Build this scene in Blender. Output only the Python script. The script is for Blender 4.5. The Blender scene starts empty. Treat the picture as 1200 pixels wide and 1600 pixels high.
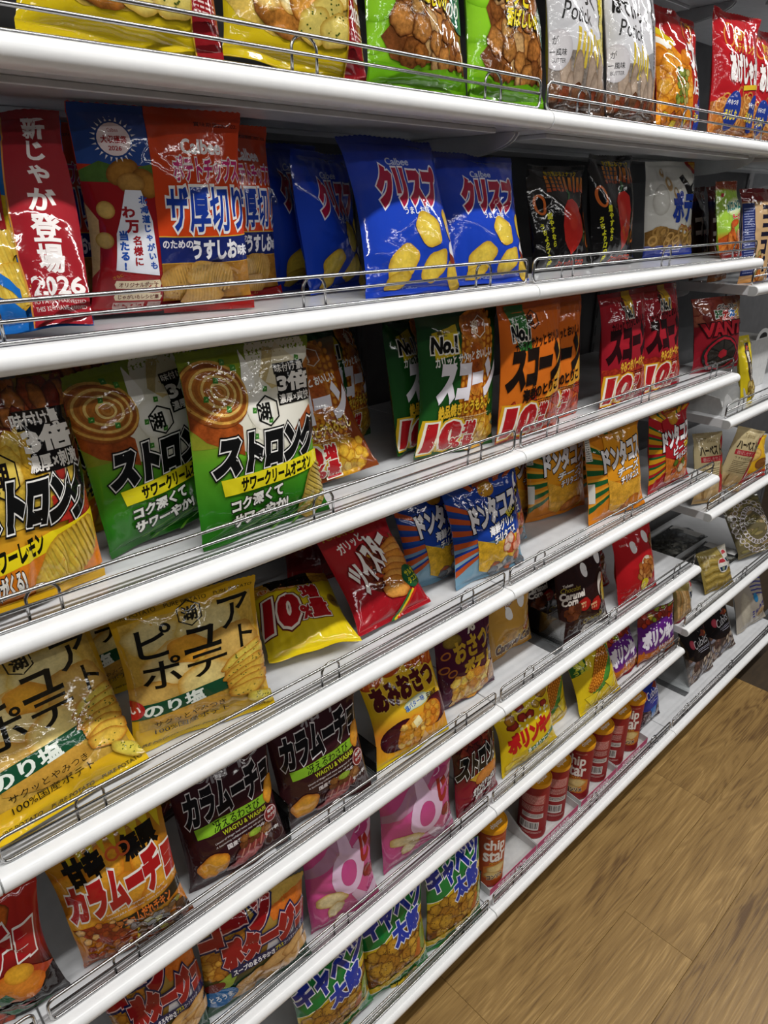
import bpy, math, random
import numpy as np
from mathutils import Matrix, Vector
from mathutils.geometry import tessellate_polygon

SC = bpy.context.scene
COL = SC.collection

# ---------------------------------------------------------------- camera
cam = bpy.data.cameras.new('camera')
cam.sensor_fit = 'HORIZONTAL'; cam.sensor_width = 36.0; cam.lens = 36.0 * 1084.49 / 1200
cam.clip_start = 0.02; cam.clip_end = 60
camo = bpy.data.objects.new('camera', cam); COL.objects.link(camo)
RIGHT = Vector((0.73181, -0.68150, -0.00434)); FWD = Vector((0.62325, 0.67181, -0.40028)); UP = Vector((0.27571, 0.29022, 0.91638))
m = Matrix.Identity(4)
for i in range(3):
    m[i][0] = RIGHT[i]; m[i][1] = UP[i]; m[i][2] = -FWD[i]
m.translation = Vector((-0.95355, -0.67545, 1.65147))
camo.matrix_world = m
SC.camera = camo

# ---------------------------------------------------------------- world, lights, exposure
w = bpy.data.worlds.new('store_surroundings'); SC.world = w; w.use_nodes = True
bg = w.node_tree.nodes['Background']; bg.inputs[0].default_value = (0.93, 0.97, 1.0, 1); bg.inputs[1].default_value = 0.055
def strip_light(name, x, y, z, lx, ly, power, rx=0.0):
    l = bpy.data.lights.new(name, 'AREA'); l.shape = 'RECTANGLE'; l.size = lx; l.size_y = ly; l.energy = power
    l.color = (1.0, 0.985, 0.955)
    o = bpy.data.objects.new(name, l); COL.objects.link(o); o.location = (x, y, z); o.rotation_euler = (rx, 0, 0)
for i, x in enumerate((-2.1, -0.7, 0.7, 2.1, 3.5)):
    strip_light('ceiling_lamp', x, -0.76, 2.97, 1.2, 0.07, 24.0)
    strip_light('ceiling_lamp', x, -2.4, 2.97, 1.2, 0.07, 10.0)
    strip_light('ceiling_lamp', x, -3.5, 2.97, 1.2, 0.07, 9.0)
vs = SC.view_settings
SC.display_settings.display_device = 'sRGB'
vs.view_transform = 'Standard'; vs.look = 'None'; vs.exposure = -0.32; vs.gamma = 1.0; vs.use_curve_mapping = False

# ---------------------------------------------------------------- materials
def hexlin(h):
    h = h.lstrip('#')
    if len(h) == 3: h = ''.join(c * 2 for c in h)
    r = []
    for k in (0, 2, 4):
        c = int(h[k:k + 2], 16) / 255.0
        r.append(c / 12.92 if c <= 0.04045 else ((c + 0.055) / 1.055) ** 2.4)
    return tuple(r)
_hc = {}
def lin(h):
    if h not in _hc: _hc[h] = hexlin(h)
    return _hc[h]

def newmat(name, color=(.8, .8, .8), rough=.4, metal=0.0, spec=.5):
    mt = bpy.data.materials.new(name); mt.use_nodes = True
    b = mt.node_tree.nodes['Principled BSDF']
    b.inputs['Base Color'].default_value = (*color, 1); b.inputs['Roughness'].default_value = rough
    b.inputs['Metallic'].default_value = metal; b.inputs['Specular IOR Level'].default_value = spec
    return mt, mt.node_tree, b

def film_material(name, rough, alpha=1.0):
    mt, nt, b = newmat(name, rough=rough)
    N = nt.nodes; L = nt.links
    at = N.new('ShaderNodeAttribute'); at.attribute_name = 'Col'
    tc = N.new('ShaderNodeTexCoord')
    n1 = N.new('ShaderNodeTexNoise'); n1.inputs['Scale'].default_value = 260; n1.inputs['Detail'].default_value = 4; n1.inputs['Roughness'].default_value = .65
    L.new(tc.outputs['Object'], n1.inputs['Vector'])
    n2 = N.new('ShaderNodeTexNoise'); n2.inputs['Scale'].default_value = 75; n2.inputs['Detail'].default_value = 2
    L.new(tc.outputs['Object'], n2.inputs['Vector'])
    ad = N.new('ShaderNodeMath'); ad.operation = 'ADD'; L.new(n1.outputs['Fac'], ad.inputs[0]); L.new(n2.outputs['Fac'], ad.inputs[1])
    mr = N.new('ShaderNodeMapRange'); mr.inputs['From Min'].default_value = .68; mr.inputs['From Max'].default_value = 1.28
    mr.inputs['To Min'].default_value = .35; mr.inputs['To Max'].default_value = 1.45; L.new(ad.outputs[0], mr.inputs['Value'])
    mx = N.new('ShaderNodeMix'); mx.data_type = 'FLOAT'; mx.inputs['A'].default_value = 1.0
    L.new(at.outputs['Alpha'], mx.inputs['Factor']); L.new(mr.outputs['Result'], mx.inputs['B'])
    vm = N.new('ShaderNodeVectorMath'); vm.operation = 'SCALE'; L.new(at.outputs['Color'], vm.inputs[0]); L.new(mx.outputs['Result'], vm.inputs['Scale'])
    L.new(vm.outputs['Vector'], b.inputs['Base Color'])
    bn = N.new('ShaderNodeTexNoise'); bn.inputs['Scale'].default_value = 45; bn.inputs['Detail'].default_value = 3
    L.new(tc.outputs['Object'], bn.inputs['Vector'])
    bp = N.new('ShaderNodeBump'); bp.inputs['Strength'].default_value = .22; bp.inputs['Distance'].default_value = .004
    L.new(bn.outputs['Fac'], bp.inputs['Height']); L.new(bp.outputs['Normal'], b.inputs['Normal'])
    return mt
M = {}
M['film'] = film_material('glossy_printed_film', .075)
M['matte_film'] = film_material('satin_printed_film', .33)
M['paper'] = film_material('printed_card', .55)

def noisy(name, c1, c2, scale, rough, metal=0, bump=.05, stretch=(1, 1, 1)):
    mt, nt, b = newmat(name, rough=rough, metal=metal)
    N = nt.nodes; L = nt.links
    tc = N.new('ShaderNodeTexCoord'); mp = N.new('ShaderNodeMapping'); mp.inputs['Scale'].default_value = stretch
    L.new(tc.outputs['Object'], mp.inputs['Vector'])
    n = N.new('ShaderNodeTexNoise'); n.inputs['Scale'].default_value = scale; n.inputs['Detail'].default_value = 5
    L.new(mp.outputs['Vector'], n.inputs['Vector'])
    r = N.new('ShaderNodeValToRGB'); r.color_ramp.elements[0].position = .3; r.color_ramp.elements[1].position = .7
    r.color_ramp.elements[0].color = (*c1, 1); r.color_ramp.elements[1].color = (*c2, 1)
    L.new(n.outputs['Fac'], r.inputs['Fac']); L.new(r.outputs['Color'], b.inputs['Base Color'])
    if bump:
        bp = N.new('ShaderNodeBump'); bp.inputs['Strength'].default_value = bump; bp.inputs['Distance'].default_value = .002
        L.new(n.outputs['Fac'], bp.inputs['Height']); L.new(bp.outputs['Normal'], b.inputs['Normal'])
    return mt
M['white'] = noisy('white_powder_coat', (.84, .85, .86), (.88, .885, .89), 60, .28, bump=.03)
M['deck'] = noisy('white_shelf_steel', (.60, .61, .63), (.66, .67, .69), 40, .16, bump=.02)
M['back'] = noisy('grey_back_panel', (.085, .085, .09), (.11, .11, .115), 25, .5, bump=.02)
M['steel'] = noisy('chrome_wire', (.40, .40, .41), (.48, .48, .48), 30, .25, metal=1.0, bump=0)
M['joint'] = noisy('grey_joint_cap', (.36, .37, .37), (.42, .43, .43), 50, .45)
M['dark'] = noisy('dark_grey_steel', (.085, .09, .095), (.12, .125, .13), 40, .4, bump=.02)
M['black'] = noisy('black_rubber', (.012, .014, .014), (.03, .03, .03), 60, .6)
M['card'] = noisy('grey_white_board', (.48, .48, .48), (.56, .56, .55), 70, .7)
M['ceil'] = noisy('white_ceiling_board', (.72, .72, .70), (.78, .78, .76), 20, .8)

def acrylic():
    mt = bpy.data.materials.new('clear_acrylic'); mt.use_nodes = True
    nt = mt.node_tree; N = nt.nodes; L = nt.links
    for n in list(N): N.remove(n)
    out = N.new('ShaderNodeOutputMaterial'); tr = N.new('ShaderNodeBsdfTransparent'); gl = N.new('ShaderNodeBsdfGlossy')
    tr.inputs[0].default_value = (.93, .95, .95, 1); gl.inputs['Roughness'].default_value = .04; gl.inputs['Color'].default_value = (.9, .9, .9, 1)
    fr = N.new('ShaderNodeFresnel'); fr.inputs['IOR'].default_value = 1.45
    no = N.new('ShaderNodeTexNoise'); no.inputs['Scale'].default_value = 40
    ad = N.new('ShaderNodeMath'); ad.operation = 'MULTIPLY_ADD'; L.new(no.outputs['Fac'], ad.inputs[0]); ad.inputs[1].default_value = .03; L.new(fr.outputs[0], ad.inputs[2])
    mx = N.new('ShaderNodeMixShader'); L.new(ad.outputs[0], mx.inputs[0]); L.new(tr.outputs[0], mx.inputs[1]); L.new(gl.outputs[0], mx.inputs[2])
    L.new(mx.outputs[0], out.inputs['Surface'])
    return mt
M['acrylic'] = acrylic()
def clearfilm():
    mt = acrylic(); mt.name = 'clear_film'
    for n in mt.node_tree.nodes:
        if n.type == 'BSDF_GLOSSY': n.inputs['Roughness'].default_value = .12
        if n.type == 'FRESNEL': n.inputs['IOR'].default_value = 1.6
        if n.type == 'MATH': n.inputs[1].default_value = .12
    return mt
M['clear'] = clearfilm()

def wood():
    mt, nt, b = newmat('oak_vinyl_plank', rough=.42)
    N = nt.nodes; L = nt.links
    tc = N.new('ShaderNodeTexCoord'); oi = N.new('ShaderNodeObjectInfo')
    off = N.new('ShaderNodeVectorMath'); off.operation = 'SCALE'; off.inputs[0].default_value = (7.3, 3.1, 5.7)
    L.new(oi.outputs['Random'], off.inputs['Scale'])
    av = N.new('ShaderNodeVectorMath'); av.operation = 'ADD'; L.new(tc.outputs['Object'], av.inputs[0]); L.new(off.outputs[0], av.inputs[1])
    mp = N.new('ShaderNodeMapping'); mp.inputs['Scale'].default_value = (1.1, 9.0, 9.0); L.new(av.outputs[0], mp.inputs['Vector'])
    n1 = N.new('ShaderNodeTexNoise'); n1.inputs['Scale'].default_value = 1.5; n1.inputs['Detail'].default_value = 3; n1.inputs['Distortion'].default_value = .9
    L.new(mp.outputs[0], n1.inputs['Vector'])
    wv = N.new('ShaderNodeMath'); wv.operation = 'MULTIPLY'; L.new(n1.outputs['Fac'], wv.inputs[0]); wv.inputs[1].default_value = 58.0
    sn = N.new('ShaderNodeMath'); sn.operation = 'SINE'; L.new(wv.outputs[0], sn.inputs[0])
    mp2 = N.new('ShaderNodeMapping'); mp2.inputs['Scale'].default_value = (5, 190, 60); L.new(av.outputs[0], mp2.inputs['Vector'])
    n2 = N.new('ShaderNodeTexNoise'); n2.inputs['Scale'].default_value = 1.6; n2.inputs['Detail'].default_value = 3; L.new(mp2.outputs[0], n2.inputs['Vector'])
    mp3 = N.new('ShaderNodeMapping'); mp3.inputs['Scale'].default_value = (1.3, 6, 6); L.new(av.outputs[0], mp3.inputs['Vector'])
    n3 = N.new('ShaderNodeTexNoise'); n3.inputs['Scale'].default_value = 1.7; n3.inputs['Detail'].default_value = 4; L.new(mp3.outputs[0], n3.inputs['Vector'])
    a1 = N.new('ShaderNodeMath'); a1.operation = 'MULTIPLY_ADD'; L.new(sn.outputs[0], a1.inputs[0]); a1.inputs[1].default_value = .12; L.new(n2.outputs['Fac'], a1.inputs[2])
    a2 = N.new('ShaderNodeMath'); a2.operation = 'ADD'; L.new(a1.outputs[0], a2.inputs[0]); L.new(n3.outputs['Fac'], a2.inputs[1])
    a3 = N.new('ShaderNodeMath'); a3.operation = 'MULTIPLY_ADD'; L.new(oi.outputs['Random'], a3.inputs[0]); a3.inputs[1].default_value = .10; L.new(a2.outputs[0], a3.inputs[2])
    r = N.new('ShaderNodeValToRGB'); e = r.color_ramp.elements
    e[0].position = .33; e[0].color = (*lin('#5e4322'), 1); e[1].position = .70; e[1].color = (*lin('#ab8a54'), 1)
    k = e.new(.46); k.color = (*lin('#866839'), 1); k = e.new(.60); k.color = (*lin('#957644'), 1)
    mu = N.new('ShaderNodeMath'); mu.operation = 'MULTIPLY'; L.new(a3.outputs[0], mu.inputs[0]); mu.inputs[1].default_value = .5
    L.new(mu.outputs[0], r.inputs['Fac']); L.new(r.outputs['Color'], b.inputs['Base Color'])
    bp = N.new('ShaderNodeBump'); bp.inputs['Strength'].default_value = .25; bp.inputs['Distance'].default_value = .001
    L.new(a1.outputs[0], bp.inputs['Height']); L.new(bp.outputs['Normal'], b.inputs['Normal'])
    return mt
M['wood'] = wood()
M['wood_dark'] = noisy('dark_brown_floor', lin('#33281b'), lin('#443624'), 9, .5, stretch=(1, 6, 1))

# ---------------------------------------------------------------- mesh helpers
def mesh_np(name, V, F, mat, cols=None, smooth=True, normals=None):
    V = np.asarray(V, np.float32); F = np.asarray(F, np.int32)
    me = bpy.data.meshes.new(name); n, k = F.shape
    me.vertices.add(len(V)); me.vertices.foreach_set('co', V.ravel())
    me.loops.add(n * k); me.loops.foreach_set('vertex_index', F.ravel())
    me.polygons.add(n); me.polygons.foreach_set('loop_start', np.arange(0, n * k, k, dtype=np.int32))
    me.polygons.foreach_set('use_smooth', np.full(n, smooth))
    if cols is not None:
        a = me.color_attributes.new('Col', 'FLOAT_COLOR', 'POINT'); a.data.foreach_set('color', np.asarray(cols, np.float32).ravel())
    me.update(calc_edges=True); me.validate()
    if normals is not None and len(me.vertices) == len(normals): me.normals_split_custom_set_from_vertices([tuple(v) for v in normals])
    me.materials.append(mat)
    return me
def mesh_py(name, V, F, mat, smooth=False):
    me = bpy.data.meshes.new(name); me.from_pydata([tuple(v) for v in V], [], [tuple(f) for f in F]); me.update()
    me.polygons.foreach_set('use_smooth', np.full(len(me.polygons), smooth)); me.materials.append(mat)
    return me
def link(name, me, parent=None, loc=None):
    o = bpy.data.objects.new(name, me); COL.objects.link(o)
    if parent is not None: o.parent = parent
    if loc is not None: o.location = loc
    return o
def thing(name, label, cat, loc=(0, 0, 0), group=None, rot=None):
    o = bpy.data.objects.new(name, None); COL.objects.link(o); o.location = loc; o.empty_display_size = .02
    o['label'] = label; o['category'] = cat
    if group: o['group'] = group
    if rot: o.rotation_euler = rot
    return o
class MB:
    def __init__(s): s.V = []; s.F = []
    def add(s, V, F):
        k = len(s.V); s.V += [tuple(v) for v in V]; s.F += [tuple(i + k for i in f) for f in F]
    def box(s, x0, y0, z0, x1, y1, z1):
        V = [(x, y, z) for z in (z0, z1) for y in (y0, y1) for x in (x0, x1)]
        s.add(V, [(0, 2, 3, 1), (4, 5, 7, 6), (0, 1, 5, 4), (2, 6, 7, 3), (0, 4, 6, 2), (1, 3, 7, 5)])
    def bbox(s, x0, y0, z0, x1, y1, z1, b=.001):      # chamfered box
        pr = [(x0 + b, y0), (x1 - b, y0), (x1, y0 + b), (x1, y1 - b), (x1 - b, y1), (x0 + b, y1), (x0, y1 - b), (x0, y0 + b)]
        cx, cy = (x0 + x1) / 2, (y0 + y1) / 2
        inn = [(x + (b if x < cx else -b), y + (b if y < cy else -b)) for x, y in pr]
        R = [[(x, y, z0) for x, y in inn], [(x, y, z0 + b) for x, y in pr], [(x, y, z1 - b) for x, y in pr], [(x, y, z1) for x, y in inn]]
        s.rings(R)
    def rings(s, R, closed=True, caps=True):
        n = len(R[0]); V = [v for r in R for v in r]; F = []
        for j in range(len(R) - 1):
            for i in range(n if closed else n - 1):
                a, b2 = j * n + i, j * n + (i + 1) % n
                F.append((a, b2, b2 + n, a + n))
        if caps: F.append(tuple(range(n))[::-1]); F.append(tuple((len(R) - 1) * n + i for i in range(n)))
        s.add(V, F)
    def tube(s, P, r, n=8, closed=False):
        P = [Vector(p) for p in P]; m_ = len(P); R = []; nrm = None
        for i in range(m_):
            a = P[(i - 1) % m_] if (closed or i > 0) else P[i]; b2 = P[(i + 1) % m_] if (closed or i < m_ - 1) else P[i]
            t = (b2 - a).normalized()
            if nrm is None:
                nrm = t.orthogonal().normalized()
            nrm = (nrm - t * nrm.dot(t)).normalized(); bi = t.cross(nrm)
            R.append([tuple(P[i] + (nrm * math.cos(2 * math.pi * k / n) + bi * math.sin(2 * math.pi * k / n)) * r) for k in range(n)])
        if closed: R.append(R[0])
        s.rings(R, caps=not closed)
    def lathe(s, prof, n=32):
        R = [[(r * math.cos(2 * math.pi * k / n), r * math.sin(2 * math.pi * k / n), z) for k in range(n)] for r, z in prof]
        s.rings(R)
    def prism_x(s, prof, x0, x1):                      # profile (y,z) extruded along x
        s.rings([[(x0, y, z) for y, z in prof], [(x1, y, z) for y, z in prof]])
    def build(s, name, mat, parent=None, smooth=False):
        return link(name, mesh_py(name, s.V, s.F, mat, smooth), parent)
def smooth_by_angle(o, ang=.6):
    me = o.data; me.polygons.foreach_set('use_smooth', np.full(len(me.polygons), True))
    try: me.set_sharp_from_angle(angle=ang)
    except Exception: pass

# ---------------------------------------------------------------- floor, ceiling
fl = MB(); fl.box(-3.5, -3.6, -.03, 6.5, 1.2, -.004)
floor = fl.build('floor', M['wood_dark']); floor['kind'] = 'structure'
rnd = random.Random(3)
PW, PL = .178, .972
meshes = {}
for r in range(-7, 1):
    y0 = -.02 + r * PW
    sh = {0: .831, -1: .317 , -2: .149 + .5, -3: .0, -4: .55}.get(r, rnd.random())
    if r == 0: sh = -.141
    if r == -1: sh = .831
    if r == -2: sh = .325
    for k in range(-2, 4):
        x0 = sh + k * PL
        if x0 > 2.4 or x0 + PL < -1.2: continue
        xe = min(x0 + PL, 1.515)
        if xe <= x0 + .02: continue
        ln = round(xe - x0, 4)
        if ln not in meshes:
            q = MB(); q.bbox(.0003, .0003, -.004, ln - .0003, PW - .0003, 0, .0005); meshes[ln] = mesh_py('plank', q.V, q.F, M['wood'])
        link('plank', meshes[ln], floor, (x0, y0, 0))
q = MB(); q.bbox(1.517, -1.4, -.004, 3.6, .16, -.0005, .0006); q.build('dark_floor_section', M['wood_dark'], floor)  # planks stop here; plain darker brown floor beyond
ce = MB(); ce.box(-3.5, -3.6, 3.0, 6.5, 1.2, 3.04); ceiling = ce.build('ceiling', M['ceil']); ceiling['kind'] = 'structure'

# ---------------------------------------------------------------- shelving
S_TOP = 2.085
S_Z = [1.7681, 1.5285, 1.2531, .9773, .7002, .4214, .1150]        # bullnose centre heights, top to bottom
N_Z = [1.7681, 1.464, 1.128, .861, .484, .1150]                   # third bay
RB = .0118
ORD = ['top', 'second', 'third', 'fourth', 'fifth', 'sixth', 'bottom']
gf = thing('shelving_frame', 'grey back panels, posts and plinth holding up the white snack shelves', 'shelving', (0, .42, 0))
for i, (x0, x1) in enumerate(((-1.8, -.9), (-.9, 0), (0, .9), (.9, 1.8), (1.8, 2.7))):
    q = MB(); q.bbox(x0 + .012, .0, .06, x1 - .012, .012, 2.2); q.build('back_panel', M['back'], gf)
    q = MB(); q.bbox(x0 + .004, -.36, .0, x1 - .004, -.345, .088); q.build('plinth_panel', M['dark'], gf)
for x in (-1.8, -.9, 0, .9, 1.8, 2.7):
    q = MB(); q.bbox(x - .012, -.006, 0, x + .012, .03, 2.25, .002)
    for k in range(43): q.box(x - .003, -.0075, .06 + k * .05, x + .003, -.0058, .09 + k * .05)
    q.build('slotted_post', M['back'], gf)
for x in (-.845, -.07, .80):
    q = MB(); q.lathe([(.02, 0), (.021, .006), (.012, .012), (.009, .05), (.009, .09)], 14)
    o = q.build('levelling_foot', M['black'], gf); o.location = (x, -.385, 0)

def shelf(x0, x1, zc, label, yo=0.0, bottom=False, top=False):
    t = thing('gondola_shelf', label, 'shelf', ((x0 + x1) / 2, yo, zc)); h = (x1 - x0) / 2 - .0012
    q = MB(); q.bbox(-h, .013, -.0105, h, .408 - yo, .0125, .0008); q.build('deck', M['deck'], t)
    prof = [(.013, .0118), (.003, .0118)] + [(-RB * math.sin(a) * .96 + .001, RB * math.cos(a)) for a in np.linspace(.15, math.pi - .15, 12)] + [(.003, -.0118), (.013, -.0118)]
    q = MB(); q.prism_x(prof, -h, h); o = q.build('front_edge', M['white'], t); smooth_by_angle(o, .7)
    q = MB()
    for s in (-1, 1):
        q = MB(); q.prism_x([(y * .9 + .0005, z * .93) for y, z in prof], s * h, s * (h + .001)); q.build('joint_cap', M['joint'], t)
    if not bottom:
        q = MB(); q.bbox(-h + .06, .045, -.0175, h - .06, .12, -.0105, .001); q.bbox(-h + .03, .25, -.0175, h - .03, .32, -.0105, .001); q.build('stiffener', M['deck'], t)
        for s in (-1, 1):
            ys, dp = (.055, .034) if top else (.16, .03)
            pr = [(.40, -.0115), (ys, -.0115)] + [(ys + .16 * (1 - math.cos(a)), -.0125 - dp * math.sin(a)) for a in np.linspace(.1, math.pi / 2, 10)] + [(.40, -.03 - dp)]
            q = MB(); q.prism_x(pr, s * (h - .002), s * (h - .0045)); q.build('bracket', M['deck'], t)
    return t
def rail(x0, x1, zc, label, yo=0.0, legs=()):
    y = .0115 + yo; z0 = zc + .0145
    t = thing('wire_guard_rail', label, 'rail', ((x0 + x1) / 2, y, z0)); h = (x1 - x0) / 2 - .0085; H = .0355; r = .009
    P = []
    for cx, cz, a0 in ((h - r, H - r, 0), (-h + r, H - r, 90), (-h + r, r, 180), (h - r, r, 270)):
        for k in range(5):
            a = math.radians(a0 + k * 22.5); P.append((cx + r * math.cos(a), 0, cz + r * math.sin(a)))
    q = MB(); q.tube(P, .0022, 10, True); q.build('outer_wire', M['steel'], t, True)
    q = MB(); q.tube([(-h, 0, .0185), (h, 0, .0185)], .002, 10); q.build('middle_wire', M['steel'], t, True)
    for lx in legs:
        lx = lx - (x0 + x1) / 2
        P = [(lx - .0165, .0034, -.002), (lx - .0165, .0034, .024)] + [(lx - .0165 * math.cos(a), .0034, .0225 + .0135 * math.sin(a)) for a in np.linspace(.25, math.pi - .25, 8)] + [(lx + .0165, .0034, .024), (lx + .0165, .0034, -.002)]
        q = MB(); q.tube(P, .0018, 8); q.build('leg', M['steel'], t, True)
    return t
bays = [(-1.8, -.9, 'left'), (-.9, 0, 'middle'), (0, .9, 'right')]
def bayword(b): return {'left': 'at the near left end', 'middle': 'in the bay left of the central seam', 'right': 'in the bay right of the central seam'}[b]
for i, z in enumerate(S_Z):
    for x0, x1, b in bays:
        if b == 'left' and i < 3: continue
        yo = -.0237 if i == 6 else 0.0
        shelf(x0, x1, z, 'white steel shelf with rounded front, %s level, %s' % (ORD[i], bayword(b)), yo, i == 6, i == 0)
        rail(x0, x1, z, 'chrome wire guard rail along the %s shelf %s' % (ORD[i], bayword(b)), yo, (x0 + .11, (x0 + x1) / 2 + (.025 if b != 'right' else .005), x1 - .11))
for x0, x1, b in bays[1:] + [(.9, 1.8, 'far right')]:
    shelf(x0, x1, S_TOP, 'white steel shelf above the photographed rows, ' + ('far right bay' if b == 'far right' else bayword(b)))
NW = ['top', 'navy packet', 'yellow stick pack', 'beige biscuit', 'clear nut bag', 'black-topped almond bag']
for i, z in enumerate(N_Z):
    yo = -.0237 if i == 5 else 0.0
    shelf(.9, 1.8, z, 'white steel shelf of the far right bay, %s level' % NW[i], yo, i == 5)
    rail(.9, 1.8, z, 'chrome wire guard rail of the far right bay, %s level' % NW[i], yo, (1.01, 1.355, 1.69))
# clear dividers standing on the decks
def divider(x, zc, y1, label, h=.075):
    t = thing('shelf_divider', label, 'divider', (x, .03, zc + .0125))
    q = MB(); q.bbox(-.001, 0, .0012, .001, y1 - .03, h, .0004); q.build('clear_panel', M['acrylic'], t)
    q = MB(); q.bbox(-.028, .0, 0, .001, y1 - .03, .0012, .0003); q.build('painted_reflection', M['dark'], t)  # dark strip imitates the shelf underside's reflection in the clear panel
for x, zi, lab in ((.262, 4, 'clear divider with painted dark reflection right of the beige corn puff bag'),
                   (-.32, 4, 'clear divider with painted dark reflection right of the maroon beef bags'), (-.508, 4, 'clear divider with painted dark reflection between the two maroon beef bags'),
                   (.012, 6, 'clear divider with painted dark reflection left of the first canister')):
    divider(x, S_Z[zi], .36, lab)
divider(1.12, S_Z[6], .3, 'clear divider with painted dark reflection left of the black-topped almond bags', .12)
# ---------------------------------------------------------------- printed artwork (canvas 100 wide x 125 high, draped on the film)
_txt = {}
def text_fill(s):
    if s not in _txt:
        c = bpy.data.curves.new('t', 'FONT'); c.body = s; c.resolution_u = 3; c.fill_mode = 'FRONT'
        o = bpy.data.objects.new('t', c); COL.objects.link(o)
        dg = bpy.context.evaluated_depsgraph_get()
        me = bpy.data.meshes.new_from_object(o.evaluated_get(dg))
        V = np.zeros(len(me.vertices) * 3, np.float32); me.vertices.foreach_get('co', V); V = V.reshape(-1, 3)[:, :2].astype(float)
        me.calc_loop_triangles(); T = np.zeros(len(me.loop_triangles) * 3, np.int32); me.loop_triangles.foreach_get('vertices', T); T = T.reshape(-1, 3)
        bpy.data.objects.remove(o); bpy.data.curves.remove(c); bpy.data.meshes.remove(me)
        a = V[T[:, 1]] - V[T[:, 0]]; b = V[T[:, 2]] - V[T[:, 0]]; fl = (a[:, 0] * b[:, 1] - a[:, 1] * b[:, 0]) < 0
        T[fl] = T[fl][:, ::-1]
        ed = {}
        for t in T.tolist():
            for p, q in ((t[0], t[1]), (t[1], t[2]), (t[2], t[0])): ed[(p, q)] = 1
        nx = {p: q for p, q in ed if (q, p) not in ed}; pv = {q: p for p, q in nx.items()}
        _txt[s] = (V, T, [(pv[p], p, q, nx[q]) for p, q in nx.items() if p in pv and q in nx])
    return _txt[s]
def text_mesh(s, off):                                     # filled glyphs grown outwards by a mitred border
    V, T, E = text_fill(s)
    if abs(off) < .003 or not E: return V, T
    E = np.array(E); 
    def mit(a, b, c):
        d1 = V[b] - V[a]; d2 = V[c] - V[b]
        d1 /= np.maximum(1e-9, np.linalg.norm(d1, axis=1))[:, None]; d2 /= np.maximum(1e-9, np.linalg.norm(d2, axis=1))[:, None]
        n1 = np.stack([d1[:, 1], -d1[:, 0]], 1); n2 = np.stack([d2[:, 1], -d2[:, 0]], 1); m_ = n1 + n2; l2 = (m_ ** 2).sum(1)
        k = 2 / np.maximum(l2, .75)
        return V[b] + m_ * k[:, None] * off
    A = mit(E[:, 0], E[:, 1], E[:, 2]); B = mit(E[:, 1], E[:, 2], E[:, 3]); n = len(E); k = len(V)
    V2 = np.concatenate([V, A, B]); i = np.arange(n)
    T2 = np.concatenate([T, np.stack([E[:, 1], k + i, k + n + i], 1), np.stack([E[:, 1], k + n + i, E[:, 2]], 1)])
    return V2, T2
def subdiv(V, T, C, L):
    for _ in range(7):
        e = np.stack([T[:, [0, 1]], T[:, [1, 2]], T[:, [2, 0]]], 1); e.sort(axis=2)
        ln = np.linalg.norm(V[e[..., 0]] - V[e[..., 1]], axis=2); mk = ln > L
        if not mk.any(): break
        key = e[..., 0].astype(np.int64) * (len(V) + 1) + e[..., 1]
        uk, inv = np.unique(key[mk], return_inverse=True)
        a = uk // (len(V) + 1); b = uk % (len(V) + 1)
        mid = np.full(T.shape, -1, np.int64); mid[mk] = inv + len(V)
        V = np.concatenate([V, (V[a] + V[b]) / 2]); C = np.concatenate([C, (C[a] + C[b]) / 2])
        cnt = mk.sum(1); out = [T[cnt == 0]]
        for r in range(3):                                  # rotate so that the marked edge comes first
            s = [r, (r + 1) % 3, (r + 2) % 3]
            q = (cnt == 1) & mk[:, r]
            t = T[q][:, s]; m0 = mid[q][:, r]
            out += [np.stack([t[:, 0], m0, t[:, 2]], 1), np.stack([m0, t[:, 1], t[:, 2]], 1)]
            q = (cnt == 2) & ~mk[:, (r + 2) % 3]
            t = T[q][:, s]; m0 = mid[q][:, r]; m1 = mid[q][:, (r + 1) % 3]
            out += [np.stack([m0, t[:, 1], m1], 1), np.stack([t[:, 0], m0, m1], 1), np.stack([t[:, 0], m1, t[:, 2]], 1)]
        q = cnt == 3; t = T[q]; mm = mid[q]
        out += [np.stack([t[:, 0], mm[:, 0], mm[:, 2]], 1), np.stack([mm[:, 0], t[:, 1], mm[:, 1]], 1), np.stack([mm[:, 2], mm[:, 1], t[:, 2]], 1), mm]
        T = np.concatenate(out)
    return V, T, C

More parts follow.
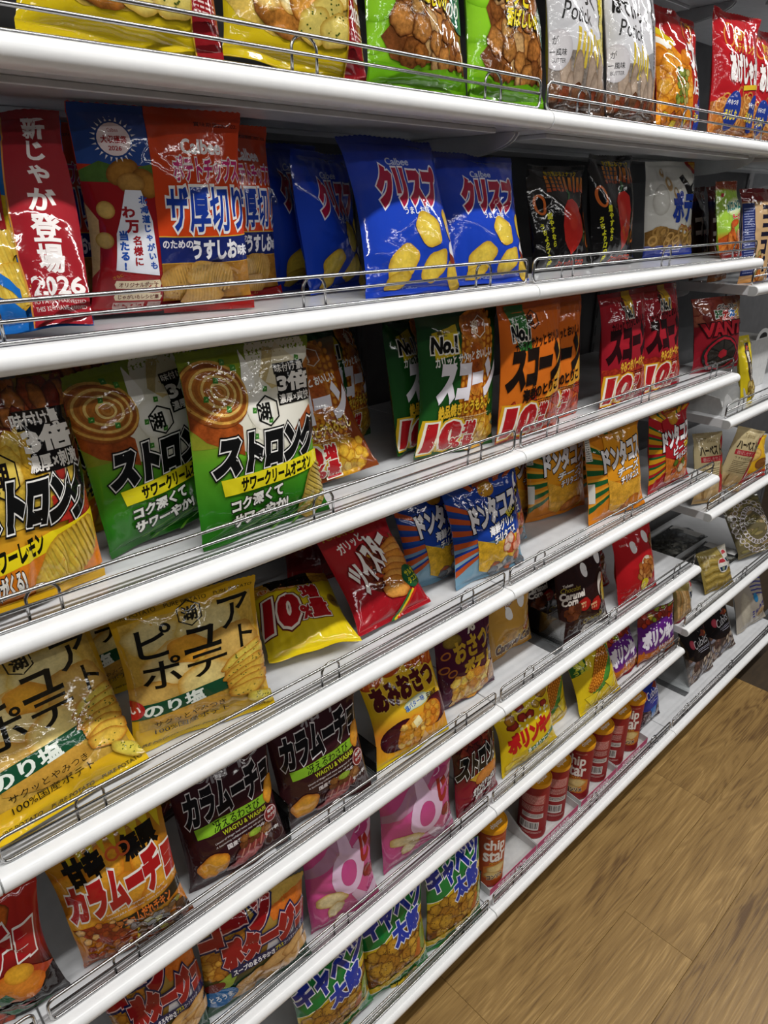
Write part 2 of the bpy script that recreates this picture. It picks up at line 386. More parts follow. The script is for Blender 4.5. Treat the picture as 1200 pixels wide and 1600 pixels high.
class Art:
    def __init__(s, back='#888', bg=None, seal=None, sq=.89):
        s.sq = sq;
        s.el = []; s.back = back; s.bg = bg or [(0, back), (125, back)]; s.seal = seal or back; s.rn = random.Random(5)
    def tx(s, x): return x * s.sq + 1.0 if s.sq < 1 else x
    def raw(s, V, T, C, text=False):
        V = np.asarray(V, float).reshape(-1, 2); T = np.asarray(T, np.int64).reshape(-1, 3)
        if len(T) == 0: return
        a = V[T[:, 1]] - V[T[:, 0]]; b = V[T[:, 2]] - V[T[:, 0]]; fl = (a[:, 0] * b[:, 1] - a[:, 1] * b[:, 0]) < 0
        T = T.copy(); T[fl] = T[fl][:, ::-1]
        C = np.asarray(C, float)
        if C.ndim == 1: C = np.tile(C, (len(V), 1))
        s.el.append([V, T, C, text, 0])
    def c4(s, h, tex=0.0): return np.array([*lin(h), tex])
    def P(s, pts, col, tex=0.0, text=False, col2=None):
        tr = tessellate_polygon([[Vector((x, y, 0)) for x, y in pts]])
        C = s.c4(col, tex)
        if col2:                                            # printed vertical two-colour blend
            ys = np.array([p[1] for p in pts]); f = ((ys - ys.min()) / max(1e-6, ys.max() - ys.min()))[:, None]
            C = s.c4(col, tex) * (1 - f) + s.c4(col2, tex) * f
        s.raw(pts, tr, C, text)
    def R(s, x0, y0, x1, y1, col, tex=0.0, col2=None): s.P([(x0, y0), (x1, y0), (x1, y1), (x0, y1)], col, tex, False, col2)
    def E(s, cx, cy, rx, ry, col, rot=0, rim=None, tex=0.0, n=22, wob=0.0, half=None):
        a = np.linspace(0, 2 * math.pi, n, endpoint=False); k = np.ones(n)
        if wob:
            for f in (2, 3, 5): k += wob * .5 * math.sin(f) * np.sin(f * a + s.rn.random() * 6.3)
        x = rx * k * np.cos(a); y = ry * k * np.sin(a); t = math.radians(rot)
        X = cx + x * math.cos(t) - y * math.sin(t); Y = cy + x * math.sin(t) + y * math.cos(t)
        V = np.vstack([[[cx, cy]], np.stack([cx + (X - cx) * .72, cy + (Y - cy) * .72], 1), np.stack([X, Y], 1)]); T = []
        for i in range(n):
            j = (i + 1) % n; T += [(0, 1 + i, 1 + j), (1 + i, 1 + n + i, 1 + n + j), (1 + i, 1 + n + j, 1 + j)]
        c0 = s.c4(col, tex); c1 = s.c4(rim or col, tex)
        C = np.vstack([[c0], np.tile(c0 * .75 + c1 * .25, (n, 1)), np.tile(c1, (n, 1))]); s.raw(V, T, C)
    def L(s, pts, w, col, closed=False, tex=0.0):
        p = np.array(pts, float); n = len(p)
        nx = np.roll(p, -1, 0); pv = np.roll(p, 1, 0)
        if not closed: nx[-1] = p[-1]; pv[0] = p[0]
        t = nx - pv; t /= np.maximum(1e-6, np.linalg.norm(t, axis=1))[:, None]; nr = np.stack([-t[:, 1], t[:, 0]], 1)
        V = np.concatenate([p + nr * w / 2, p - nr * w / 2]); T = []
        for i in range(n if closed else n - 1):
            j = (i + 1) % n; T += [(i, i + n, j), (j, i + n, j + n)]
        s.raw(V, T, s.c4(col, tex))
    def ring(s, cx, cy, rx, ry, w, col, rot=0, n=26, a0=0, a1=360, tex=0.0):
        t = math.radians(rot); a = np.radians(np.linspace(a0, a1, n, endpoint=(a1 - a0) < 360))
        x = rx * np.cos(a); y = ry * np.sin(a)
        s.L(np.stack([cx + x * math.cos(t) - y * math.sin(t), cy + x * math.sin(t) + y * math.cos(t)], 1), w, col, (a1 - a0) >= 360, tex)
    def chip(s, cx, cy, rx, ry, rot, c='#e6c85a', rim='#c08a2c', ridges=0, rc='#c89a34', specks=0, sp='#4a5a1e', tex=.35):
        s.E(cx, cy, rx, ry, c, rot, rim, tex, 24, .12)
        t = math.radians(rot)
        for i in range(ridges):
            f = -0.85 + 1.7 * (i + .5) / ridges; hh = ry * math.sqrt(1 - f * f) * .93
            pts = [(cx + rx * f * math.cos(t) - y * math.sin(t), cy + rx * f * math.sin(t) + y * math.cos(t)) for y in np.linspace(-hh, hh, 5)]
            s.L(pts, rx * .85 / ridges, rc, tex=tex)
        for i in range(specks):
            a = s.rn.random() * 6.3; r = math.sqrt(s.rn.random()) * .85; x = rx * r * math.cos(a); y = ry * r * math.sin(a)
            s.E(cx + x * math.cos(t) - y * math.sin(t), cy + x * math.sin(t) + y * math.cos(t), .7, .5, sp, n=6)
    def B(s, x0, y0, x1, y1, n, r, cols, seed=1, tex=.7, rim='#5a2c10', asp=1.0, poly=None):
        rn = random.Random(seed); pts = []
        for k in range(n):
            best = None
            for q in range(8):
                p = (rn.uniform(x0, x1), rn.uniform(y0, y1)); d = min([math.hypot(p[0] - a, p[1] - b) for a, b in pts] or [99])
                if best is None or d > best[0]: best = (d, p)
            pts.append(best[1])
        for p in pts:
            rr = r * rn.uniform(.8, 1.2); c = rn.choice(cols)
            s.E(p[0], p[1], rr * asp, rr / asp, c, rn.uniform(0, 180), rim, tex, 16, .18)
    def corn(s, cx, cy, rx, ry, rot, c='#e8b428', c2='#b87414', rows=7, cols=16):
        s.E(cx, cy, rx, ry, c2, rot, '#8a4c0c', .3); t = math.radians(rot)
        for i in range(rows):
            f = -1 + 2 * (i + .5) / rows; 
            for j in range(cols):
                g = -1 + 2 * (j + .5 + .3 * (i % 2)) / cols
                k = math.sqrt(max(0, 1 - g ** 4)); x = rx * f * k * .97; y = ry * g * .97
                if abs(g) > .97: continue
                s.E(cx + x * math.cos(t) - y * math.sin(t), cy + x * math.sin(t) + y * math.cos(t), rx / rows * .9 * (k * .8 + .2), ry / cols * .92, c, rot, c2, .25, 8)
    def T(s, txt, x0, y0, x1, y1, col, b=.03, o=(), sh=0.0, rot=0.0, col2=None):
        x0, x1 = s.tx(x0), s.tx(x1)
        V0 = text_fill(txt)[0]; mn = V0.min(0); mxx = V0.max(0); sz = np.maximum(mxx - mn, 1e-3)
        for w_, c in list(o)[::-1] + [(0, col)]:
            V, T = text_mesh(txt, b + w_)
            if len(V) == 0: continue
            q = (V - mn) / sz; X = x0 + q[:, 0] * (x1 - x0); Y = y0 + q[:, 1] * (y1 - y0)
            cx, cy = (x0 + x1) / 2, (y0 + y1) / 2; X = X + (Y - cy) * sh; t = math.radians(rot)
            V2 = np.stack([cx + (X - cx) * math.cos(t) - (Y - cy) * math.sin(t), cy + (X - cx) * math.sin(t) + (Y - cy) * math.cos(t)], 1)
            s.raw(V2, T, s.c4(c), True)
    def TV(s, txt, x, ytop, sz, col, b=.03, o=(), step=None, dx=0.0, rot=0.0, gy=1.0):
        step = step or sz * 1.08
        for i, ch in enumerate(txt):
            V = text_fill(ch)[0]; mn = V.min(0); mx_ = V.max(0); hw = (mx_ - mn) * sz
            cx = x + dx * i; cy = ytop - sz * gy / 2 - step * i
            s.T(ch, cx - hw[0] / 2, cy - hw[1] * gy / 2, cx + hw[0] / 2, cy + hw[1] * gy / 2, col, b, o, 0, rot)
    def hexlogo(s, cx, cy, r, col, fill=None, w=None, rot=0):
        pts = [(cx + r * math.sin(math.radians(60 * k + rot)), cy + r * math.cos(math.radians(60 * k + rot))) for k in range(6)]
        if fill: s.P(pts, fill)
        s.L(pts, w or r * .13, col, True)
        s.T('湖', cx - r * .55, cy - r * .55, cx + r * .55, cy + r * .55, col, .03, (), 0, rot)
    def small(s, x0, y0, x1, rows, h, gap, col, seed=1):            # lines of tiny unreadable print
        rn = random.Random(seed)
        for k in range(rows):
            x = x0; y = y0 - k * gap
            while x < x1:
                wd = rn.uniform(1.2, 4); s.R(x, y, min(x + wd, x1), y + h, col); x += wd + .8
    def done(s):
        bb = []
        for e in s.el:
            lo = e[0].min(0); hi = e[0].max(0); ly = 0
            for l2, h2, k in bb:
                if k >= ly and lo[0] < h2[0] and hi[0] > l2[0] and lo[1] < h2[1] and hi[1] > l2[1]: ly = k + 1
            e[4] = ly; bb.append((lo, hi, ly))
        Vs, Ts, Cs, n = [], [], [], 0
        for V, T, C, t_, ly in s.el:
            V, T, C = subdiv(V, T, C, 2.8)
            Vs.append(np.column_stack([V, np.full(len(V), ly)])); Ts.append(T + n); Cs.append(C); n += len(V)
        out = (np.concatenate(Vs), np.concatenate(Ts), np.concatenate(Cs))
        s.out = out; return s

# ---------------------------------------------------------------- the designs
D = {}
def design(name, **kw):
    def deco(f): D[name] = (f, kw); return f
    return deco
_done = {}
def get_art(name):
    if name not in _done:
        f, kw = D[name]; a = Art(**kw); f(a); _done[name] = a.done()
    return _done[name]

@design('dark_red', back='#5a161a')
def _(a): a.R(0, 0, 100, 30, '#6e1a1c'); a.T('おいしさ', 15, 60, 85, 82, '#b8782c', .04)

@design('garlic', sq=1.0, back='#b09a14', bg=[(0, '#c4aa12'), (30, '#ccb41c'), (125, '#c9b040')])
def _(a):
    a.P([(0, 30), (8, 20), (30, 14), (60, 16), (84, 22), (84, 125), (0, 125)], '#c9a848', .6, col2='#d8c884')
    for i, (x, y, r, t) in enumerate(((10, 46, 15, 20), (30, 58, 17, -20), (58, 56, 17, 40), (72, 44, 15, 0), (76, 64, 15, 60), (12, 72, 16, 60), (42, 76, 16, 10), (66, 84, 14, 0), (20, 94, 15, 0), (50, 100, 15, 0), (76, 102, 14, 30))):
        a.chip(x, y, r, r * .8, t, '#dcc878', '#b89234', 0, specks=14, sp='#5a5a22')
    a.R(30, 66, 84, 82, '#1f5a3a'); a.T('うす塩', 40, 69, 76, 79, '#f2efe2', .03)
    a.E(36, 28, 22, 13, '#b87830', -8, '#6a3a10', .9, wob=.1); a.E(26, 34, 12, 9, '#e8c878', 10, '#b07424', .8); a.E(40, 38, 9, 12, '#efe0a8', 20, '#c8963c', .6); a.E(52, 33, 11, 9, '#d89a40', 0, '#8a4a14', .8)
    for x, y in ((68, 32), (60, 24), (76, 24)): a.chip(x, y, 13, 9, 20, '#d6c468', '#b08c34', specks=10)
    a.P([(84, 0), (100, 0), (100, 125), (84, 125)], '#84181e'); a.L([(84, 0), (84, 125)], .8, '#b8902c')
    a.TV('新じゃが登場', 92, 110, 10, '#e8deda', .03, step=11.4); a.T('2026', 85.5, 32, 99, 39, '#e8deda', .03); a.small(86, 26, 98, 3, 1, 2.4, '#d8bcb8')
@design('nugget', back='#6aa41a', bg=[(0, '#76b01c'), (125, '#7eb824')])
def _(a):
    for x, y, r in ((4, 30, 10), (6, 52, 14), (12, 76, 16), (3, 100, 14), (30, 92, 14)): a.E(x, y, r, r, '#88c42a', 0, '#6aa418')
    a.P([(16, 18), (8, 30), (20, 42), (14, 60), (26, 74), (40, 80), (60, 125), (100, 125), (100, 14), (60, 18), (30, 14)], '#6a3c1c', .8)
    a.B(22, 20, 98, 78, 44, 8.5, ['#9c6028', '#b87c3c', '#7e4c22', '#ac6c30', '#c09050', '#c8a06a'], 7, 1.0, '#54290f')
    a.E(92, 54, 14, 16, '#2c6248'); a.T('あまから', 84, 58, 100, 63, '#f0f0e6', .02); a.T('のり', 82, 47, 100, 56, '#f0f0e6', .03)
    a.T('カリッと', 26, 64, 70, 78, '#e8d22a', .04, [(.06, '#241a08')], .1, -6); a.T('香ばしい!!', 40, 50, 82, 61, '#e8d22a', .035, [(.06, '#241a08')], .1, -3)
    a.T('太ﾊ大', 26, 82, 98, 104, '#e09a20', .07, [(.05, '#3a1c08'), (.1, '#f4f0e8')])
    a.P([(0, 0), (100, 0), (100, 10), (70, 15), (40, 12), (0, 17)], '#62a014'); a.small(30, 10, 60, 1, 1.2, 2, '#2a5a10')
def potick(a, side, stripe):
    a.P([(0, 48), (78, 48), (78, 125), (0, 125)], '#c4c4c8'); a.E(38, 60, 42, 26, '#cacace', 0, '#c4c4c8')
    a.T('ぽてぃっく', 6, 82, 76, 96, '#1a1a1a', .04, (), .1, -6); a.T('Potick', 12, 66, 62, 79, '#2a2a2a', -.0, (), .25, -4)
    a.R(0, 16, 100, 46, '#8a8078', .9)
    for i, x in enumerate((30, 37, 43, 50, 57, 63)): a.P([(x - 2, 34 + i % 2 * 4), (x + 2, 34), (x + 3.4, 62 - i % 3 * 3), (x - .6, 63 - i % 3 * 3)], '#c9b040', .3)
    for x, y, r in ((18, 32, 18), (36, 30, 17), (56, 28, 17), (74, 30, 15), (28, 18, 14), (64, 18, 15)): a.E(x, y, 7, r, '#b09c8a', 12, '#85705e', .35)
    a.R(0, 0, 100, 16, '#5c4334', .8); a.B(4, 8, 96, 18, 12, 6, ['#6a4a34', '#7a3a24', '#58483e'], 5, .9)
    a.E(8, 46, 15, 15, '#d2cfd2', 0, '#b8b4b8'); a.T('が', 2, 50, 8, 56, '#333', .0); a.T('ー風味', 0, 42, 18, 47, '#333', .01); a.T('BUTTER', 2, 37, 18, 40, '#444', 0)
    a.P([(78, 40), (96, 36), (100, 125), (80, 125)], stripe); a.P([(78, 40), (64, 56), (79, 60)], stripe)
    for k, ch in enumerate('FRIED POTATO SNACK'): a.T(ch, 87, 117 - k * 4.2, 90.4, 120 - k * 4.2, '#3a3a20', 0, rot=-90) if ch != ' ' else None
@design('potick', back='#a89a28', bg=[(0, '#6a5448'), (125, '#b8b8bc')])
def _(a): potick(a, 0, '#c6b41e')
@design('potick_silver', back='#88888a', bg=[(0, '#6a5448'), (125, '#b8b8bc')])
def _(a): potick(a, 0, '#8c8c90')

@design('yakisoba', back='#981c20', bg=[(0, '#a8301c'), (125, '#9a1820')])
def _(a):
    a.P([(0, 100), (60, 66), (72, 20), (60, 0), (0, 0)], '#d88a20', .5); a.P([(0, 94), (24, 84), (20, 78), (0, 88)], '#e8e4da'); a.P([(0, 104), (30, 90), (26, 84), (0, 97)], '#c8b020')
    a.B(4, 18, 58, 76, 18, 9, ['#e09a2c', '#e8ac3c', '#cc7a20'], 3, .6, '#a85a14'); a.B(24, 26, 54, 60, 20, 4.5, ['#6a7a2a', '#88943c', '#b8a860'], 8, .6, '#3a4414')
    a.T('カ', 66, 66, 92, 96, '#e6e2e0', .06, (), -.2); a.T('店', 74, 40, 94, 58, '#e6e2e0', .02); a.ring(62, 104, 10, 12, 2, '#c87828'); a.T('ドテ', 72, 108, 92, 116, '#c8a02c', .02)
    a.E(92, 22, 14, 18, '#22388c'); a.T('やみつ', 82, 26, 100, 31, '#eee', .02); a.T('うま', 84, 14, 100, 22, '#e8d23c', .03)
    a.B(10, 2, 70, 14, 12, 6, ['#b86a24', '#d8c030', '#a84a1c'], 9, .7)

@design('noodle_ring', back='#a01c22', bg=[(0, '#a8341c'), (40, '#b01e26'), (125, '#ac1a24')])
def _(a):
    a.P([(0, 34), (100, 46), (100, 0), (0, 0)], '#b06a30', .6)
    for k in range(44):
        x, y = a.rn.uniform(3, 97), a.rn.uniform(2, 42); a.ring(x, y, a.rn.uniform(4, 8), a.rn.uniform(3, 6), 1.8, a.rn.choice(['#d8964c', '#c4803a', '#e0a860', '#b06a2c']), a.rn.uniform(0, 90), 16, tex=.3)
    a.T('厚切り', 34, 96, 62, 106, '#d8b03c', .02, (), .2); a.T('ポテトリング', 34, 84, 84, 94, '#d8b03c', .02, (), .15)
    a.T('あげじゃが', 22, 54, 98, 82, '#e8e4e2', .06, [(.05, '#7a1218')], -.1); a.P([(50, 46), (96, 52), (96, 57), (50, 51)], '#d8b42c')
    a.ring(24, 100, 9, 12, 2, '#d8823c', -20)
    for x in (34, 84): a.E(x, 26, 15, 19, '#22388c'); a.T('やみつき', x - 10, 31, x + 10, 36, '#eee', .02); a.T('うましお', x - 12, 17, x + 12, 26, '#e8d23c', .04)

@design('newpotato', sq=1.0, back='#1a66b4', bg=[(0, '#1a62b0'), (40, '#1c6cba'), (125, '#1a6cc0')], seal='#2070c0')
def _(a):
    a.P([(0, 20), (62, 14), (62, 70), (0, 86)], '#d8b428', .4)
    for x, y, r in ((16, 52, 22), (46, 44, 20), (30, 24, 20), (56, 22, 16)): a.chip(x, y, r, r * .8, 15, '#e8cc58', '#c9982c', 8, '#d4b040')
    a.P([(30, 56), (60, 52), (60, 80), (30, 84)], '#8c1a1e'); a.T('塩', 36, 58, 57, 77, '#efe6da', .05)
    a.P([(0, 22), (34, 26), (62, 10), (62, 0), (0, 0)], '#1c68b8'); a.P([(30, 40), (62, 14), (62, 20), (36, 42)], '#1c68b8')
    a.P([(66, 0), (100, 0), (100, 125), (62, 125)], '#98202a'); a.L([(66, 0), (62, 125)], 1.0, '#c8863c')
    a.TV('新じゃが登場', 82, 121, 15, '#f2ecea', .035, step=15.6, dx=.2); a.T('2026', 70, 17, 98, 26, '#f2ecea', .03)
    a.T('POTATOES HARVESTED', 69, 12, 98, 14, '#e8d8d4', 0); a.T('THIS YEAR HAVE ARRIVED', 69, 8.5, 98, 10.5, '#e8d8d4', 0); a.T("DON'T MISS OUT!", 73, 5, 96, 7, '#e8d8d4', 0)

@design('thickcut', sq=1.0, back='#a01a1e', bg=[(0, '#8c1818'), (16, '#9a1c1a'), (125, '#c83c18')])
def _(a):
    a.R(0, 92, 41, 125, '#2c4a8c', 0, '#1c3a80'); a.P([(0, 88), (12, 94), (26, 90), (41, 93), (41, 78), (0, 78)], '#4c6a2c', .3)
    a.R(0, 0, 41, 82, '#98181c'); a.P([(0, 70), (6, 60), (4, 30), (0, 24)], '#caa06a', .3); a.E(24, 88, 10, 7, '#a8742e', 30, '#74481a', .4); a.E(36, 82, 7, 9, '#a8742e', 30, '#74481a', .4); a.E(28, 82, 8, 6, '#c09048', 0, '#8a5c24', .4)
    for k in range(24): t = k * math.pi / 12; a.P([(22 + 10 * math.cos(t - .06), 106 + 10 * math.sin(t - .06)), (22 + 12.6 * math.cos(t), 106 + 12.6 * math.sin(t)), (22 + 10 * math.cos(t + .06), 106 + 10 * math.sin(t + .06))], '#e8e4e4')
    a.E(22, 106, 9, 9, '#ecdada'); a.T('大収穫祭', 15, 104, 29, 108, '#a01c24', .03); a.T('2026', 18.5, 100, 25.5, 102.4, '#a01c24', .02); a.T('Calbee', 19, 110, 25, 112, '#a01c24', 0)
    a.P([(24, 78), (33, 78), (38, 60), (39, 26), (13, 30), (15, 52), (19, 62)], '#e6e8f0')
    a.TV('北海道じゃがいも', 33.5, 75, 5.0, '#2450a8', .04, step=5.7, dx=.35); a.T('わ', 20.5, 62, 27.5, 68, '#982028', .05); a.T('万', 21.5, 53, 29, 60, '#982028', .05); a.TV('名様に', 26.8, 51, 5.8, '#982028', .04, step=6.4); a.TV('当たる!', 19, 54, 5.8, '#2450a8', .05, step=6.2, dx=-.2)
    for x, y, r in ((11, 66, 5.2), (8, 48, 5)): a.E(x, y, r, r, '#d8b060', 0, '#a87a34', .3)
    for y, t in ((20.5, 'オリジナルポーチ'), (12, 'じゃがいもレシピ集')): a.P([(13, y - 2.6), (39, y - 2.6), (40, y), (39, y + 2.6), (13, y + 2.6), (12, y)], '#ead8b4'); a.T(t, 14.5, y - 1.6, 38, y + 1.6, '#6e2418', .02)
    a.T('さらに', 11, 25, 17, 27, '#d8a030', .0, (), 0, 25); a.T('&', 24, 15.4, 27, 18, '#e0b850', .02); a.R(12, 2.5, 30, 8, '#c8a8a0', .6); a.R(32, 3, 40, 8, '#b8a09a', .8)
    a.R(41, 50, 100, 125, '#d4461a', 0, '#b83a18'); a.R(41, 33, 100, 50.5, '#1c2868'); a.L([(41, 50.3), (100, 50.3)], .7, '#d8a83c'); a.L([(41, 33), (100, 33)], .7, '#d8a83c')
    a.R(41, 8, 100, 33, '#9a6a28', .5); a.chip(54, 20, 15, 12, 10, '#cfa85c', '#a8783a', 14, '#b98d45'); a.chip(72, 24, 16, 11, -12, '#d4b064', '#b0823c', 14, '#bf944a'); a.chip(66, 12, 14, 8, 0, '#c89e50', '#a07030', 12, '#b58840')
    a.T('Calbee', 60, 100, 86, 108, '#ece8e8', .035); a.T('ポテトチップス', 54, 84, 98, 98, '#c0286e', .035, [(.06, '#f0ece8')], .0)
    a.T('ザ厚切り', 48, 54, 99, 80, '#1c3a98', .028, [(.06, '#f0ece8')]); a.T('のための', 43, 43, 62, 48, '#eeeaf0', .03); a.T('うすしお', 62, 36, 91, 47.5, '#f0eef2', .05); a.T('味', 92, 37, 99, 44, '#f0eef2', .04)
    a.R(41, 0, 100, 8, '#8e1a18'); a.T('賞味期限2027.02.', 70, 115.5, 98, 118, '#3a1210', .01)

def crispart(a, front=True):
    a.T('Calbee', 40, 101, 68, 107, '#b8c0d8', .02, (), .1)
    a.T('クリスプ', 22, 69, 96, 98, '#9e1c3c', .09, [(.05, '#e6e2ea')], .12)
    a.T('うましお味', 45, 60, 76, 66, '#dfe4f0', .02)
    a.chip(65, 48, 16, 12, -35, '#e2c850', '#c0982c', 0, tex=.3); a.chip(93, 52, 6, 14, 20, '#d8b848', '#b08a28', tex=.3)
    a.chip(34, 24, 18, 12, 25, '#dcc04a', '#b8902a', 0, tex=.3); a.chip(28, 11, 14, 6, 20, '#d0b040', '#a88428'); a.chip(70, 20, 18, 10, 35, '#dcc04a', '#b8902a', tex=.3); a.chip(93, 12, 8, 12, 0, '#d4b444', '#b08a28')
    a.E(96, 33, 8, 7, '#e8e6ea', 0, '#d0c8cc'); a.P([(88, 30), (100, 24), (100, 20), (90, 22)], '#7a3024'); a.T('Calbee', 36, 4.4, 54, 6.6, '#8aa0d8', 0)
@design('crisp', back='#18349c', bg=[(0, '#1a3aa6'), (60, '#1c40b4'), (108, '#1a3aa8'), (125, '#142e88')])
def _(a): crispart(a)
D['crisp_back'] = D['crisp']

@design('chili', back='#0e0c0d', bg=[(0, '#100d0e'), (125, '#141213')])
def _(a):
    for i in range(9):
        x = 22 + i * 8.4; a.P([(x, 92 + i % 3), (x + 6, 92 + i % 2), (x + 5 + i * .4, 112 - i % 3), (x + 1 + i * .4, 112 - i % 2)], '#8e2a14', 0, col2='#e08a22')
    for y in (97, 102, 107): a.L([(20, y), (52, y - .5)], 1.1, '#140f0e')
    a.T('辛さ荒ぶるスナック', 28, 112, 92, 118, '#e0c02a', .03, (), .15)
    a.P([(54, 82), (66, 84), (76, 78), (82, 62), (80, 44), (70, 28), (58, 16), (56, 20), (46, 34), (42, 52), (44, 72)], '#b4261e'); a.E(60, 60, 10, 16, '#c43a2a', 0, '#b4261e')
    a.P([(54, 82), (60, 84), (64, 90), (60, 96), (57, 95), (59, 89)], '#2c5a30')
    a.TV('燃やすなら', 24, 68, 7.6, '#d8d42a', .05, step=8.2, dx=1.6); a.TV('うちより口の中', 11, 56, 7, '#d8d42a', .05, step=7.2, dx=2.4)
    a.ring(12, 78, 6, 11, 3, '#c8642a', 15); a.ring(93, 36, 6, 11, 3, '#c8642a', -20); a.ring(96, 58, 5, 10, 2.4, '#b85a26', 0)
    a.T('スナックハバネロ', 42, 4, 92, 11, '#c83c20', .03)

@design('ring', back='#c8c6bc', bg=[(0, '#2a3c98'), (17, '#3040a0'), (18.5, '#d0cec6'), (125, '#d8d6ce')])
def _(a):
    a.P([(78, 125), (100, 125), (100, 108), (88, 110)], '#a8281e'); a.P([(84, 124), (98, 124), (99, 112)], '#d8a020')
    for x, y, r in ((38, 96, 10), (52, 84, 8), (26, 110, 6)): a.E(x, y, r * .8, r, '#a87a44', 0, '#c8b48c', .4); a.E(x, y + 2, r * .38, r * .5, '#d8d4c8')
    a.P([(60, 104), (66, 108), (80, 92), (90, 100), (98, 100), (100, 60), (90, 62), (80, 74), (70, 92)], '#1e1c1e')
    for x, y in ((88, 90), (96, 86), (86, 78), (94, 74)): a.ring(x, y, 3, 4, 1.2, '#e8e6e2', 0, 14)
    a.E(20, 76, 13, 20, '#d6d4cc', 0, '#b4b0a6'); a.T('ポテコ', 46, 48, 130, 84, '#1e3c9c', .07, (), .1)
    a.P([(58, 38), (78, 32), (98, 38), (98, 44), (78, 38), (58, 44)], '#a82a34'); a.T('サクッとリング', 62, 36, 96, 40, '#f0e0e0', .02)
    a.P([(0, 18), (100, 16), (100, 34), (70, 30), (50, 36), (20, 42), (0, 36)], '#8a6430', .7)
    for k in range(26):
        x, y = a.rn.uniform(4, 92), a.rn.uniform(18, 36); a.ring(x, y, 6, 5, 2.6, a.rn.choice(['#b08648', '#c89c58', '#94703a']), a.rn.uniform(0, 90), 14, tex=.4)
    a.small(30, 10, 70, 2, 1.4, 3, '#c8c8dc')

@design('melon', back='#7ea030', bg=[(0, '#b8541c'), (30, '#c0641e'), (42, '#8cb03a'), (108, '#94b840'), (112, '#7a3218'), (125, '#6e2c16')])
def _(a):
    a.E(58, 82, 34, 15, '#d0d8b0', 6, '#a8c060'); a.T('メロメロ', 28, 76, 88, 90, '#1c7a6e', .06, [(.05, '#e8ece0')], 0, 6)
    a.T('ラーメン', 52, 60, 96, 70, '#b8281e', .06, [(.05, '#eee4d8')], 0, 6); a.E(52, 54, 24, 6, '#c8561e', 8, '#9a3a14', .4)
    a.B(6, 10, 94, 40, 14, 10, ['#cc6a24', '#d88234', '#b8501a'], 4, .5, '#8a3a14', 1.5); a.P([(70, 44), (78, 46), (70, 20), (62, 22)], '#d8c090', .3); a.R(12, 98, 22, 104, '#a82830')
    a.R(0, 0, 100, 8, '#6e1c1a')

def strongtext(a, y0, y1, x0=4, x1=104, col='#101010', o='#eceae6', sh=.25):
    a.T('ストロング', x0, y0, x1, y1, col, .09, [(.035, o), (.075, col)], sh)
@design('lemon', back='#b88414', bg=[(0, '#c01c1c'), (6, '#d88618'), (52, '#c89a28'), (90, '#b8842c'), (125, '#7a4a18')])
def _(a):
    a.P([(0, 125), (100, 125), (100, 96), (70, 90), (0, 100)], '#5c1c14', .6, col2='#6e5a18'); a.B(30, 92, 98, 122, 22, 8, ['#8a3a1c', '#6e2214', '#a8642c'], 11, .9, '#3a0e08')
    a.P([(0, 70), (60, 96), (100, 80), (100, 48), (0, 44)], '#d8b440', .7); a.B(0, 66, 96, 92, 22, 8, ['#e0c050', '#d8b038', '#e8cf70', '#c89c2c'], 3, .6, '#b88a20')
    a.E(70, 76, 9, 15, '#ece0c0', 10, '#c8a860'); a.E(72, 76, 4.5, 9, '#a83428', 10, '#6a141a'); a.P([(66, 32), (100, 52), (100, 72), (80, 64)], '#98201c', .7); a.R(60, 44, 100, 60, '#a82a20', .8)
    for x0, y0, x1, y1, t, s in ((48, 98, 96, 107, '味付け量', 0), (54, 84, 102, 99, '3倍', 1), (52, 74, 104, 84, '濃厚×刺激', 0)): a.R(x0 - 1, y0 - .6, x1 + 1, y1 + .6, '#141010'); a.T(t, x0 + .5, y0 + .6, x1 - .5, y1 - .6, '#ece8e2', .03 + .03 * s)
    a.hexlogo(26, 76, 13, '#161010', '#e0c458', 1.2); strongtext(a, 46, 72, 2, 106)
    a.P([(0, 32), (100, 46), (100, 36), (0, 22)], '#e8d21c'); a.T('サワーレモン', 2, 27, 52, 38, '#141408', .05, (), .1, 8)
    a.P([(0, 22), (100, 36), (100, 8), (0, 8)], '#d87a1c', .3); a.chip(68, 22, 32, 17, 28, '#e6cc4c', '#b88a24', 13, '#cda938', tex=.3); a.T('刺激がくる!', 0, 10, 30, 22, '#f0ece4', .05, [(.06, '#141010')], 0, 10)
    a.R(0, 0, 100, 7, '#c89a18')
